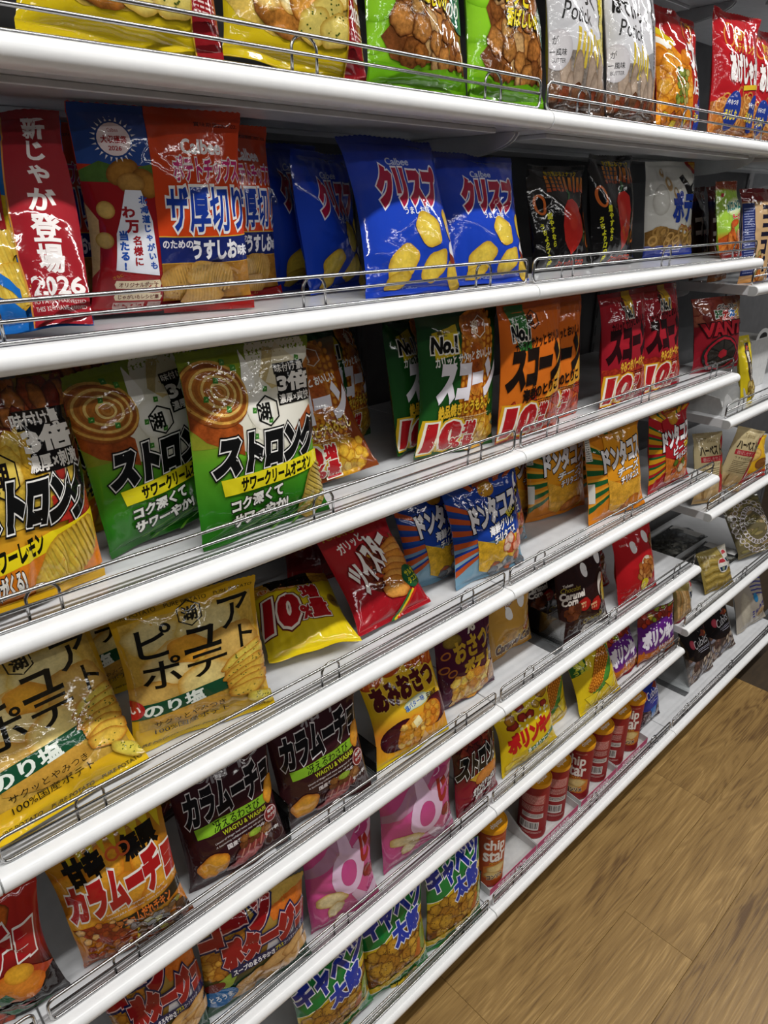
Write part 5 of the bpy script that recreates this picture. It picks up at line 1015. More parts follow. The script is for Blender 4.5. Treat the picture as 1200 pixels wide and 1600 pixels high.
# name, shelf, design, x, y, yaw, lean, roll, width, height, thickness, crinkle, object name, category, label, group
BAGS = [
    (1, 'dark_red', -0.800, 0.060, 0.000, 0.144, 0.000, 0.160, 0.220, 0.046, 1.00, 0.000, 'snack_bag', 'snack bag', 'dark red snack bag cut by the left edge on the top shelf', None),
    (1, 'garlic', -0.612, 0.034, -0.172, 0.220, -0.055, 0.180, 0.218, 0.046, 1.00, 0.000, 'potato_chip_bag', 'chip bag', 'yellow potato chip bag with a dark red right strip, leftmost on the top shelf', 'yellow bags on the top shelf'),
    (1, 'garlic', -0.421, 0.034, -0.104, 0.184, -0.077, 0.176, 0.221, 0.046, 1.00, 0.000, 'potato_chip_bag', 'chip bag', 'yellow potato chip bag with red strip, between its twin and the lime green bag', 'yellow bags on the top shelf'),
    (1, 'nugget', -0.226, 0.034, 0.013, 0.161, 0.031, 0.175, 0.222, 0.046, 1.00, 0.000, 'snack_bag', 'snack bag', 'lime green bag of brown fried nuggets, left one, beside the yellow bag', 'lime green nugget bags'),
    (1, 'nugget', -0.053, 0.034, 0.038, 0.153, 0.032, 0.174, 0.224, 0.046, 1.00, 0.000, 'snack_bag', 'snack bag', 'lime green bag of brown nuggets, right one, beside the silver grey bag', 'lime green nugget bags'),
    (1, 'potick', 0.126, 0.034, 0.052, 0.149, 0.018, 0.171, 0.224, 0.046, 1.00, 0.000, 'snack_bag', 'snack bag', 'pale grey potato stick bag with a mustard yellow right strip', 'grey potato stick bags'),
    (1, 'potick_silver', 0.289, 0.035, 0.022, 0.147, 0.019, 0.171, 0.225, 0.046, 1.00, 0.000, 'snack_bag', 'snack bag', 'pale grey potato stick bag with a silver right strip', 'grey potato stick bags'),
    (1, 'yakisoba', 0.512, 0.059, -0.016, 0.217, -0.033, 0.170, 0.208, 0.046, 1.00, 0.000, 'snack_bag', 'snack bag', 'red bag with a yellow and orange food picture, leaning back on the top shelf', None),
    (1, 'noodle_ring', 0.695, 0.035, -0.127, 0.142, -0.020, 0.172, 0.225, 0.046, 1.00, 0.000, 'snack_bag', 'snack bag', 'red bag of ring snacks with two blue ovals, right end of the top shelf', 'red ring snack bags'),
    (1, 'noodle_ring', 0.880, 0.050, -0.010, 0.152, -0.021, 0.171, 0.225, 0.046, 1.00, 0.000, 'snack_bag', 'snack bag', 'red ring snack bag cut by the right edge of the photo on the top shelf', 'red ring snack bags'),
    (2, 'newpotato', -0.757, 0.046, -0.529, 0.500, 0.056, 0.145, 0.212, 0.046, 1.00, 0.001, 'potato_chip_bag', 'chip bag', 'blue potato chip bag with a red strip of tall white writing, second shelf, far left', None),
    (2, 'thickcut', -0.565, 0.093, -0.242, -0.080, -0.009, 0.180, 0.202, 0.046, 1.00, 0.003, 'potato_chip_bag', 'chip bag', 'large orange and blue thick-cut chip bag with a red left panel at the front', 'orange thick-cut chip bags'),
    (2, 'thickcut', -0.660, 0.260, -0.050, 0.100, -0.000, 0.170, 0.207, 0.046, 1.00, 0.000, 'potato_chip_bag', 'chip bag', 'shaded orange thick-cut chip bag hidden behind the left edge of the large front one', 'orange thick-cut chip bags'),
    (2, 'thickcut', -0.455, 0.155, 0.082, 0.050, -0.000, 0.165, 0.206, 0.046, 1.00, 0.000, 'potato_chip_bag', 'chip bag', 'orange thick-cut chip bag peeking out right behind the large front one', 'orange thick-cut chip bags'),
    (2, 'crisp_back', -0.291, 0.210, 0.274, 0.155, -0.000, 0.148, 0.198, 0.046, 1.00, 0.000, 'potato_chip_bag', 'chip bag', 'dark blue chip bag deep in shadow, left of the two behind', 'blue chip bags'),
    (2, 'crisp_back', -0.278, 0.150, 0.307, 0.137, -0.000, 0.148, 0.183, 0.046, 1.00, 0.000, 'potato_chip_bag', 'chip bag', 'dark blue chip bag in shadow directly behind the left front blue bag', 'blue chip bags'),
    (2, 'crisp', -0.228, 0.035, -0.104, 0.347, -0.000, 0.165, 0.210, 0.046, 1.00, 0.000, 'potato_chip_bag', 'chip bag', 'bright blue chip bag with crimson lettering, left one at the front of the second shelf', 'blue chip bags'),
    (2, 'crisp', -0.046, 0.050, -0.049, 0.301, -0.011, 0.180, 0.192, 0.046, 1.00, 0.000, 'potato_chip_bag', 'chip bag', 'bright blue chip bag with crimson lettering, right one beside the black pepper bag', 'blue chip bags'),
    (2, 'chili', 0.250, 0.119, -0.079, 0.200, 0.014, 0.169, 0.183, 0.046, 1.00, 0.000, 'snack_bag', 'snack bag', 'black snack bag with a large whole red pepper, right of the blue bags', 'black red pepper bags'),
    (2, 'chili', 0.200, 0.270, 0.147, 0.100, 0.023, 0.162, 0.185, 0.046, 1.00, 0.000, 'snack_bag', 'snack bag', 'black pepper bag mostly hidden behind the right blue chip bag', 'black red pepper bags'),
    (2, 'chili', 0.433, 0.119, 0.014, 0.152, 0.014, 0.171, 0.206, 0.046, 1.00, 0.000, 'snack_bag', 'snack bag', 'taller black snack bag with a red pepper, left of the white bag', 'black red pepper bags'),
    (2, 'ring', 0.655, 0.240, 0.100, 0.170, 0.040, 0.166, 0.202, 0.046, 1.00, 0.000, 'snack_bag', 'snack bag', 'white ring snack bag in shadow behind the front white bag', 'white ring snack bags'),
    (2, 'ring', 0.696, 0.131, -0.196, 0.123, 0.028, 0.174, 0.202, 0.046, 1.00, 0.000, 'snack_bag', 'snack bag', 'white ring snack bag with blue lettering and a black hand shape', 'white ring snack bags'),
    (2, 'melon', 0.848, 0.050, -0.018, 0.250, -0.000, 0.115, 0.170, 0.035, 1.00, 0.000, 'snack_bag', 'snack bag', 'small green noodle snack bag at the right end of the second shelf', 'small green noodle bags'),
    (2, 'melon', 0.815, 0.160, 0.134, 0.420, -0.000, 0.110, 0.160, 0.030, 1.00, 0.000, 'snack_bag', 'snack bag', 'small green noodle snack bag tucked behind its twin on the second shelf', 'small green noodle bags'),
    (3, 'lemon', -0.775, 0.050, 0.235, 0.127, -0.066, 0.134, 0.229, 0.046, 1.00, 0.000, 'potato_chip_bag', 'chip bag', 'yellow and dark red ridged chip bag, far left of the third shelf', 'yellow-red ridged chip bags'),
    (3, 'lemon', -0.660, 0.190, 0.350, 0.100, 0.000, 0.130, 0.223, 0.046, 1.00, 0.000, 'potato_chip_bag', 'chip bag', 'yellow and red ridged chip bag standing edge-on behind the far left one', 'yellow-red ridged chip bags'),
    (3, 'sour', -0.598, 0.100, 0.085, 0.120, 0.110, 0.183, 0.218, 0.046, 1.00, 0.000, 'potato_chip_bag', 'chip bag', 'green and white sour cream chip bag tilted to the right, left of its straight twin', 'green sour cream chip bags'),
    (3, 'sour', -0.501, 0.034, -0.009, 0.117, -0.000, 0.189, 0.238, 0.046, 1.00, 0.000, 'potato_chip_bag', 'chip bag', 'green and white sour cream chip bag standing straight, front of the third shelf', 'green sour cream chip bags'),
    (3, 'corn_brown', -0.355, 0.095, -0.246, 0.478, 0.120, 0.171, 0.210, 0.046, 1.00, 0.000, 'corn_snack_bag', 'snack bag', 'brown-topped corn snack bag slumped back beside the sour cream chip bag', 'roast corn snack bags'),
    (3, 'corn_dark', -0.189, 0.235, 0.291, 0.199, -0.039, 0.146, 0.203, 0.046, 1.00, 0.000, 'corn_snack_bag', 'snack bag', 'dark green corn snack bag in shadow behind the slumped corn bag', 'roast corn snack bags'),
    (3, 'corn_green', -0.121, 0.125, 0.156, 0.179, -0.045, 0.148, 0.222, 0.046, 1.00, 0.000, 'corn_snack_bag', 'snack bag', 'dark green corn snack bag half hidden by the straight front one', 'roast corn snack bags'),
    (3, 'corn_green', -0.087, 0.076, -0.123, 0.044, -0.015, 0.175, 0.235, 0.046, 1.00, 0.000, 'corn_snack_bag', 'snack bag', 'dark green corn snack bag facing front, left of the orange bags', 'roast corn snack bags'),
    (3, 'shrimp', 0.077, 0.044, -0.045, 0.049, 0.025, 0.174, 0.237, 0.046, 1.00, 0.000, 'corn_snack_bag', 'snack bag', 'orange corn snack bag with black lettering, left of the two', 'orange corn snack bags'),
    (3, 'shrimp', 0.193, 0.075, -0.078, 0.069, -0.000, 0.174, 0.232, 0.046, 1.00, 0.000, 'corn_snack_bag', 'snack bag', 'orange corn snack bag with black lettering, right one beside the red bags', 'orange corn snack bags'),
    (3, 'spicy_red', 0.416, 0.043, -0.042, 0.148, 0.023, 0.172, 0.229, 0.046, 1.00, 0.000, 'corn_snack_bag', 'snack bag', 'red corn snack bag with black lettering, next to the orange bags', 'red corn snack bags'),
    (3, 'spicy_red', 0.587, 0.044, -0.015, 0.192, 0.011, 0.168, 0.231, 0.046, 1.00, 0.000, 'corn_snack_bag', 'snack bag', 'red corn snack bag with black lettering, next to the wheel-print bag', 'red corn snack bags'),
    (3, 'vant', 0.888, 0.050, -0.200, 0.172, 0.002, 0.195, 0.181, 0.046, 1.00, 0.000, 'snack_bag', 'snack bag', 'dark red noodle snack bag with a black wheel print, right end of the third shelf', 'dark red noodle snack bags'),
    (3, 'vant', 0.765, 0.130, 0.050, 0.211, -0.021, 0.160, 0.215, 0.035, 1.00, 0.000, 'snack_bag', 'snack bag', 'dark red noodle snack bag half hidden behind the wheel-print one', 'dark red noodle snack bags'),
    (4, 'purepotato', -0.799, 0.035, 0.109, 0.620, -0.018, 0.191, 0.205, 0.046, 1.00, 0.008, 'potato_chip_bag', 'chip bag', 'yellow potato chip bag with black brush lettering, leaning back at the left edge', 'yellow brush-letter chip bags'),
    (4, 'purepotato', -0.670, 0.210, -0.100, 0.120, 0.050, 0.160, 0.204, 0.046, 1.00, 0.000, 'potato_chip_bag', 'chip bag', 'yellow brush-letter chip bag in shadow between the two front ones', 'yellow brush-letter chip bags'),
    (4, 'purepotato', -0.613, 0.052, -0.204, 0.110, 0.011, 0.197, 0.206, 0.046, 1.00, 0.000, 'potato_chip_bag', 'chip bag', 'yellow potato chip bag with black brush lettering, upright, right of the leaning one', 'yellow brush-letter chip bags'),
    (4, 'cornpack', -0.408, 0.071, -0.348, 1.400, -0.000, 0.151, 0.187, 0.050, 1.00, 0.022, 'snack_bag', 'snack bag', 'small bright yellow bag lying on its back with a big red number', None),
    (4, 'twist', -0.242, 0.063, -0.001, 0.712, -0.010, 0.164, 0.183, 0.046, 1.00, 0.010, 'snack_bag', 'snack bag', 'red twisted corn snack bag with a green badge leaning back', None),
    (4, 'dark_red', -0.250, 0.270, -0.017, 0.200, -0.018, 0.139, 0.170, 0.046, 1.00, 0.000, 'snack_bag', 'snack bag', 'dark red snack bag in shadow behind the red twisted snack bag', None),
    (4, 'donta_blue', -0.070, 0.115, -0.156, 0.280, 0.038, 0.165, 0.183, 0.046, 1.00, 0.000, 'snack_bag', 'snack bag', 'blue striped tortilla chip bag, left one, in half shade', 'blue striped tortilla chip bags'),
    (4, 'donta_blue', 0.012, 0.058, -0.135, 0.229, 0.040, 0.181, 0.196, 0.046, 1.00, 0.000, 'snack_bag', 'snack bag', 'blue striped tortilla chip bag, middle one at the front', 'blue striped tortilla chip bags'),
    (4, 'donta_blue', 0.105, 0.120, -0.148, 0.245, 0.033, 0.180, 0.190, 0.046, 1.00, 0.000, 'snack_bag', 'snack bag', 'blue striped tortilla chip bag, right one behind the front bag', 'blue striped tortilla chip bags'),
    (4, 'donta_orange', 0.297, 0.200, -0.231, 0.069, 0.042, 0.177, 0.180, 0.046, 1.00, 0.000, 'snack_bag', 'snack bag', 'orange striped tortilla chip bag in shade right of the blue ones', 'orange striped tortilla chip bags'),
    (4, 'donta_orange', 0.352, 0.140, -0.229, 0.082, 0.043, 0.182, 0.208, 0.046, 1.00, 0.000, 'snack_bag', 'snack bag', 'orange striped tortilla chip bag, second of the orange ones, half hidden by the facing one', 'orange striped tortilla chip bags'),
    (4, 'donta_orange', 0.451, 0.043, -0.165, 0.200, 0.031, 0.192, 0.218, 0.046, 1.00, 0.000, 'snack_bag', 'snack bag', 'orange striped tortilla chip bag facing front with a white side label', 'orange striped tortilla chip bags'),
    (4, 'donta_orange', 0.550, 0.135, -0.234, 0.168, 0.080, 0.196, 0.192, 0.046, 1.00, 0.000, 'snack_bag', 'snack bag', 'orange striped tortilla chip bag behind, between the facing orange and the red bag', 'orange striped tortilla chip bags'),
    (4, 'donta_red', 0.714, 0.048, -0.095, 0.140, 0.041, 0.176, 0.199, 0.046, 1.00, 0.000, 'snack_bag', 'snack bag', 'red and striped tortilla chip bag at the right end of the fourth shelf', None),
    (5, 'mucho_red', -0.924, 0.052, -0.210, 0.092, 0.003, 0.127, 0.192, 0.046, 1.00, 0.000, 'potato_chip_bag', 'chip bag', 'black and red spicy chip bag cut by the lower left edge', None),
    (5, 'mucho_orange', -0.764, 0.030, -0.222, 0.038, 0.095, 0.151, 0.209, 0.046, 1.00, 0.000, 'potato_chip_bag', 'chip bag', 'orange spicy chip bag with red white-edged lettering, lower left', None),
    (5, 'mucho_wagyu', -0.680, 0.200, 0.000, 0.100, 0.000, 0.165, 0.200, 0.046, 1.00, 0.000, 'potato_chip_bag', 'chip bag', 'maroon beef chip bag in shadow behind the orange spicy bag', 'maroon beef chip bags'),
    (5, 'mucho_wagyu', -0.598, 0.040, -0.141, 0.220, 0.016, 0.162, 0.190, 0.046, 1.00, 0.000, 'potato_chip_bag', 'chip bag', 'maroon beef chip bag with a green band, left one at the front', 'maroon beef chip bags'),
    (5, 'mucho_wagyu', -0.425, 0.038, -0.131, 0.151, 0.029, 0.172, 0.202, 0.046, 1.00, 0.000, 'potato_chip_bag', 'chip bag', 'maroon beef chip bag with a green band, right one beside the yellow bag', 'maroon beef chip bags'),
    (5, 'sweetpotato', -0.218, 0.035, -0.099, 0.338, 0.022, 0.175, 0.184, 0.046, 1.00, 0.000, 'snack_bag', 'snack bag', 'yellow sweet potato snack bag with cut baked potatoes printed on it', None),
    (5, 'osatsu', -0.030, 0.067, -0.079, 0.118, 0.039, 0.161, 0.186, 0.046, 1.00, 0.000, 'snack_bag', 'snack bag', 'purple sweet potato snack bag with gold lettering', None),
    (5, 'caramel_beige', 0.170, 0.109, -0.024, 0.102, 0.021, 0.149, 0.157, 0.046, 1.00, 0.000, 'corn_snack_bag', 'snack bag', 'beige corn puff bag with two white oval spots', None),
    (5, 'caramel_brown', 0.365, 0.037, -0.114, 0.225, 0.037, 0.175, 0.202, 0.046, 1.00, 0.000, 'corn_snack_bag', 'snack bag', 'dark brown corn puff bag with a red badge, right one', 'dark brown corn puff bags'),
    (5, 'caramel_brown', 0.355, 0.130, -0.056, 0.294, 0.032, 0.170, 0.168, 0.046, 1.00, 0.000, 'corn_snack_bag', 'snack bag', 'dark brown corn puff bag, left one half hidden by its twin', 'dark brown corn puff bags'),
    (5, 'caramel_red', 0.615, 0.033, -0.057, 0.276, -0.000, 0.179, 0.184, 0.046, 1.00, 0.000, 'corn_snack_bag', 'snack bag', 'red corn puff bag with a yellow disc, right end of the fifth shelf', 'red corn puff bags'),
    (5, 'caramel_red', 0.560, 0.120, 0.058, 0.425, -0.040, 0.128, 0.157, 0.046, 1.00, 0.000, 'corn_snack_bag', 'snack bag', 'red corn puff bag tucked behind its twin', 'red corn puff bags'),
    (6, 'potage', -0.754, 0.043, -0.124, 0.047, 0.023, 0.140, 0.216, 0.046, 1.00, 0.000, 'corn_snack_bag', 'snack bag', 'corn soup puff bag with dark red lettering, cut by the bottom edge', 'corn soup puff bags'),
    (6, 'potage', -0.590, 0.032, -0.152, 0.034, 0.013, 0.192, 0.203, 0.046, 1.00, 0.000, 'corn_snack_bag', 'snack bag', 'corn soup puff bag with dark red lettering, right of its twin', 'corn soup puff bags'),
    (6, 'pink', -0.399, 0.031, -0.119, 0.154, -0.000, 0.151, 0.190, 0.046, 1.00, 0.000, 'potato_chip_bag', 'chip bag', 'pink chip bag with pale rings, left one', 'pink chip bags'),
    (6, 'pink', -0.200, 0.035, -0.137, 0.016, 0.073, 0.183, 0.201, 0.046, 1.00, 0.000, 'potato_chip_bag', 'chip bag', 'pink chip bag with pale rings, right one beside the dark red bag', 'pink chip bags'),
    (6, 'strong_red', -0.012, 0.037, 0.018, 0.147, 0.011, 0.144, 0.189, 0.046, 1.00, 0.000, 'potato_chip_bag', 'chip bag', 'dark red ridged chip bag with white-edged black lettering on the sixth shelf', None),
    (6, 'polinki', 0.180, 0.034, -0.123, 0.253, 0.082, 0.189, 0.150, 0.046, 1.00, 0.000, 'corn_snack_bag', 'snack bag', 'yellow corn snack bag with red lettering, first of the yellow bags', 'yellow corn snack bags'),
    (6, 'polinki_corn', 0.317, 0.070, -0.009, 0.255, -0.000, 0.145, 0.159, 0.046, 1.00, 0.000, 'corn_snack_bag', 'snack bag', 'yellow corn snack bag with a corn cob, half hidden in the middle', 'yellow corn snack bags'),
    (6, 'polinki_corn', 0.491, 0.033, -0.041, 0.395, 0.012, 0.184, 0.146, 0.046, 1.00, 0.000, 'corn_snack_bag', 'snack bag', 'yellow corn snack bag with a corn cob leaning at the front', 'yellow corn snack bags'),
    (6, 'polinki_purple', 0.649, 0.050, 0.014, 0.363, -0.000, 0.155, 0.143, 0.046, 1.00, 0.000, 'corn_snack_bag', 'snack bag', 'purple corn snack bag with white lettering, left one', 'purple corn snack bags'),
    (6, 'polinki_purple', 0.798, 0.033, -0.130, 0.168, 0.007, 0.180, 0.153, 0.046, 1.00, 0.000, 'corn_snack_bag', 'snack bag', 'purple corn snack bag with white lettering, right end of the sixth shelf', 'purple corn snack bags'),
    (7, 'cabbage', -0.433, 0.024, -0.098, 0.030, 0.085, 0.169, 0.216, 0.046, 1.00, 0.000, 'corn_snack_bag', 'snack bag', 'green puff snack bag with blue lettering, cut by the bottom edge', 'green puff snack bags'),
    (7, 'cabbage', -0.279, 0.014, -0.140, 0.138, -0.000, 0.161, 0.228, 0.046, 1.00, 0.000, 'corn_snack_bag', 'snack bag', 'green puff snack bag with blue lettering, middle of the three', 'green puff snack bags'),
    (7, 'cabbage', -0.108, 0.004, -0.126, 0.104, -0.004, 0.166, 0.229, 0.046, 1.00, 0.000, 'corn_snack_bag', 'snack bag', 'green puff snack bag with blue lettering, right one beside the canister', 'green puff snack bags'),
    (11, 'cocoa', 0.955, 0.170, 0.059, 0.155, 0.042, 0.100, 0.221, 0.046, 1.00, 0.000, 'snack_bag', 'snack bag', 'brown cocoa snack packet at the left end of the far bay top shelf', 'brown cocoa packets'),
    (11, 'cocoa', 0.950, 0.110, -0.031, 0.176, 0.038, 0.100, 0.223, 0.030, 1.00, 0.000, 'snack_bag', 'snack bag', 'brown cocoa snack packet standing just behind the tan one', 'brown cocoa packets'),
    (11, 'tanpack', 0.985, 0.035, -0.147, 0.181, 0.013, 0.131, 0.218, 0.030, 1.00, 0.000, 'snack_bag', 'snack bag', 'tan and navy snack packet with tall dark letters in the far bay', None),
    (11, 'navypack', 1.130, 0.060, -0.170, 0.197, -0.016, 0.131, 0.213, 0.030, 1.00, 0.000, 'snack_bag', 'snack bag', 'navy snack packet with white letters at the right photo edge', None),
    (12, 'slim_yellow', 1.109, 0.034, -0.178, 0.258, -0.000, 0.060, 0.189, 0.030, 1.00, 0.000, 'snack_bag', 'snack bag', 'slim yellow rice cracker pack with a brown panel in the far bay', None),
    (13, 'harvest', 0.966, 0.036, -0.273, 0.244, -0.065, 0.119, 0.199, 0.035, 1.00, 0.000, 'biscuit_packet', 'packet', 'beige biscuit packet, left one, standing straight', 'beige biscuit packets'),
    (13, 'harvest', 1.075, 0.032, -0.365, -0.041, -0.260, 0.115, 0.188, 0.035, 1.00, 0.000, 'biscuit_packet', 'packet', 'beige biscuit packet, right one, tipped to the side', 'beige biscuit packets'),
    (13, 'biscuit_yellow', 1.250, 0.031, -0.216, 0.150, -0.000, 0.150, 0.130, 0.046, 1.00, 0.000, 'biscuit_packet', 'packet', 'yellow and red biscuit packet beside the tipped beige one', None),
    (14, 'goldnut', 1.208, 0.032, -0.220, 0.477, 0.008, 0.148, 0.134, 0.040, 1.00, 0.004, 'nut_bag', 'nut bag', 'gold nut bag with two red and navy labels', None),
    (14, 'sticks', 0.952, 0.032, -0.052, 0.263, 0.003, 0.104, 0.129, 0.035, 1.00, 0.000, 'nut_bag', 'nut bag', 'clear bag of tan sticks with a red and navy label', None),
    (14, 'lace', 1.540, 0.038, -0.333, 0.600, 0.084, 0.200, 0.200, 0.060, 1.00, 0.012, 'nut_bag', 'nut bag', 'round nut pack under white lace rings', None),
    (7, 'cubit_blue', 0.870, 0.050, -0.028, 0.203, 0.055, 0.135, 0.178, 0.050, 1.00, 0.000, 'nut_bag', 'nut bag', 'blue-topped almond bag standing by the last canister', 'blue-topped almond bags'),
    (7, 'cubit_blue', 0.845, 0.160, 0.000, 0.100, 0.000, 0.120, 0.180, 0.040, 1.00, 0.000, 'nut_bag', 'nut bag', 'dark blue almond bag in shadow tucked behind the front blue-topped one', 'blue-topped almond bags'),
    (7, 'cubit_black', 1.235, 0.040, -0.082, 0.369, 0.054, 0.165, 0.200, 0.050, 1.00, 0.000, 'nut_bag', 'nut bag', 'black-topped almond bag, left one', 'black-topped almond bags'),
    (7, 'cubit_black', 1.430, 0.045, -0.119, 0.389, 0.074, 0.165, 0.200, 0.050, 1.00, 0.000, 'nut_bag', 'nut bag', 'black-topped almond bag, right one', 'black-topped almond bags'),
    (7, 'clear_white', 1.700, 0.050, -0.154, 0.307, 0.058, 0.200, 0.220, 0.050, 1.00, 0.000, 'nut_bag', 'nut bag', 'pale clear mixed nut bag with purple stripes at the right edge', None),
]
DECK = {i + 1: zc + .0125 for i, zc in enumerate(S_Z)}
for i, zc in enumerate(N_Z[1:5]): DECK[11 + i] = zc + .0125
for k, (sh, des, x, y, yaw, lean, roll, W, H, T, cr, lift, nm, cat, lab, grp) in enumerate(BAGS):
    snack_bag(nm, lab, cat, grp, des, x, y, DECK[sh], yaw, lean, roll, W, H, T, 100 + k, cr, 'film', lift)

# ---------------------------------------------------------------- canisters and their trays
@design('can_front', back='#98181c')
def _(a):
    a.T('chip', 18, 84, 74, 116, '#ece6e0', .03); a.T('star', 18, 62, 78, 86, '#ece6e0', .03); a.T('YBC', 22, 119, 34, 123, '#e8c8b8', .02); a.T('POTATO CHIPS', 44, 119.5, 76, 122.5, '#e0a090', 0)
    a.P([(18, 20), (34, 14), (66, 14), (82, 22), (82, 48), (66, 54), (34, 54), (18, 46)], '#c8741c', .3)
    a.chip(50, 42, 26, 11, 8, '#e4cc8a', '#b88c3c', tex=.3); a.chip(40, 26, 20, 9, -8, '#dcc07a', '#a87c34', tex=.3); a.T('コンソメ', 30, 17, 72, 27, '#3a1410', .06, [(.06, '#e8d8b8')], 0, 8); a.T('POTATO', 34, 55, 66, 59, '#e0a82c', .03)
@design('can_back', back='#98181c')
def _(a):
    a.R(18, 86, 82, 112, '#a8403c', .2); a.small(22, 108, 78, 7, 1.4, 3.2, '#e0b8b0', 3); a.small(22, 82, 78, 5, 1.2, 3, '#e0b8b0', 5); a.R(26, 50, 80, 62, '#c8c0bc'); a.small(30, 58, 76, 2, 2, 4, '#444', 7)
    a.R(20, 18, 70, 40, '#d8d4d0'); 
    for k in range(20): a.R(22 + k * 2.3, 22, 22 + k * 2.3 + (.6 + (k * 7 % 5) * .3), 38, '#1c1a1a')
    a.small(20, 12, 80, 2, 1.4, 3, '#d8b0a8', 9)
@design('can_front_orange', back='#b04a18')
def _(a): D['can_front'][0](a)
@design('can_lid', back='#d8981c')
def _(a):
    a.T('chipstar', 10, 14, 90, 40, '#f0ece4', .02); a.P([(30, 62), (46, 98), (70, 104), (60, 82), (84, 72), (58, 66), (52, 48), (46, 62)], '#241a10'); a.E(52, 76, 9, 9, '#b8c43c'); a.T('Z', 46, 66, 58, 84, '#e8e8d8', .05)
def canister(x, y, z, label, art, face, rotz=0.0, body='#8e181c', R=.0385, H=.186):
    t = thing('chip_canister', label, 'canister', (x, y, z + .0006), 'canisters of stacked chips on the bottom shelf'); t.rotation_euler = (0, 0, rotz)
    def cmesh(nm, prof, col, mat):
        n = 40; V = [(r_ * math.cos(2 * math.pi * k / n), r_ * math.sin(2 * math.pi * k / n), zz) for r_, zz in prof for k in range(n)]
        V.append((0, 0, prof[-1][1])); F = [(j * n + k, j * n + (k + 1) % n, (j + 1) * n + (k + 1) % n, (j + 1) * n + k) for j in range(len(prof) - 1) for k in range(n)]
        b = (len(prof) - 1) * n; F += [(b + k, b + (k + 1) % n, len(V) - 1) for k in range(n)]
        me = mesh_py(nm, V, F, M[mat], True); at = me.color_attributes.new('Col', 'FLOAT_COLOR', 'POINT'); at.data.foreach_set('color', np.tile((*lin(col), 0), len(V)).astype(np.float32))
        try: me.set_sharp_from_angle(angle=.6)
        except Exception: pass
        return link(nm, me, t)
    cmesh('base_rim', [(R - .002, 0), (R, .001), (R, .006)], '#8a1a1c', 'film')
    body_o = cmesh('body', [(R - .0006, .006), (R - .0006, H - .016)], body, 'paper')
    cmesh('collar', [(R - .0003, H - .016), (R - .0003, H - .009)], '#8e1c14', 'paper')
    lid_o = cmesh('lid', [(R + .0009, H - .012), (R + .0009, H - .001), (R + .0003, H), (R - .002, H), (R - .0026, H - .0012), (.002, H - .0012)], '#d8941c', 'film')
    for nm, dsg, ang in (('front_print', art, face), ('back_print', 'can_back', face + math.pi)):
        for part, pn in ((get_art(dsg).out, nm),):
            V, Tt, C = part; th = ang + (V[:, 0] - 50) / 100 * 2.9; rr = R - .0003 + .00006 * V[:, 2]
            N = np.stack([np.sin(th), -np.cos(th), 0 * th], -1); P = N * rr[:, None]; P[:, 2] = .007 + V[:, 1] / 125 * (H - .026)
            link(pn, mesh_np(pn, P, Tt, M['paper'], C, True, N), body_o)
    for part, pn in ((get_art('can_lid').out, 'lid_print'),):
        V, Tt, C = part; q = (V[:, :2] - [50, 60]) / 55 * (R - .007)
        P = np.stack([q[:, 0], q[:, 1], H - .0010 + .00004 * V[:, 2]], -1); link(pn, mesh_np(pn, P, Tt, M['paper'], C, False), lid_o)
zc = DECK[7]
cans = [(.066, .052, .25, 'can_front_orange', '#a84414', 'orange-brown chip canister standing alone beside the green cabbage bags'),
        (.263, .062, 2.6, 'can_front', '#8e181c', 'red canister showing its barcode side, nearest of the red ones'),
        (.348, .060, 2.9, 'can_front', '#8e181c', 'red canister showing its barcode side, second of the red ones'),
        (.462, .056, -.5, 'can_front', '#8e181c', 'red canister with white letters turned half away, middle of the row'),
        (.557, .056, 2.7, 'can_front', '#8e181c', 'red canister showing small print, behind the middle lettered one'),
        (.652, .056, 2.4, 'can_front', '#8e181c', 'red canister showing small print, second from the far end'),
        (.738, .056, -.3, 'can_front', '#8e181c', 'red canister with white letters at the far end of the row'),]
for x, y, fa, art, body, lab in cans: canister(x, y, zc + .0009, lab, art, fa - .55, .0, body)
@design('tray_edge', back='#b83a68')
def _(a): a.T('CHIPSTAR', 8, 30, 92, 95, '#f0d8e0', .06)
for x0, x1, lab in ((.022, .212, 'shallow white display tray with pink edge under the orange-brown canister'), (.214, .405, 'shallow white display tray with pink edge under the nearest red canisters'), (.418, .606, 'shallow white display tray with pink edge under the middle canisters'), (.609, .79, 'shallow white display tray with pink edge under the farthest canisters')):
    t = thing('display_tray', lab, 'tray', (x0, .008, zc), 'card trays under the canisters'); wd = x1 - x0
    q = MB(); q.box(0, 0, 0, wd, .30, .0009); q.build('tray_floor', M['card'], t)
    for xx in (0, wd - .001):
        q = MB(); q.prism_x([(0, .0009), (.30, .0009), (.30, .06), (.10, .06), (.05, .028), (0, .022)], xx, xx + .001); q.build('side_wall', M['card'], t)
    q = MB(); q.box(.001, 0, .0009, wd - .001, .001, .020); o = q.build('front_wall', M['paper'], t)
    at = o.data.color_attributes.new('Col', 'FLOAT_COLOR', 'POINT'); at.data.foreach_set('color', np.tile((*lin('#b83a68'), 0), len(o.data.vertices)).astype(np.float32))
    V, Tt, C = get_art('tray_edge').out; P = np.stack([.02 + V[:, 0] / 100 * (wd - .04), np.full(len(V), -.0004), .001 + V[:, 1] / 125 * .018], -1)
    link('lettering', mesh_np('lettering', P, Tt, M['paper'], C, False), o)

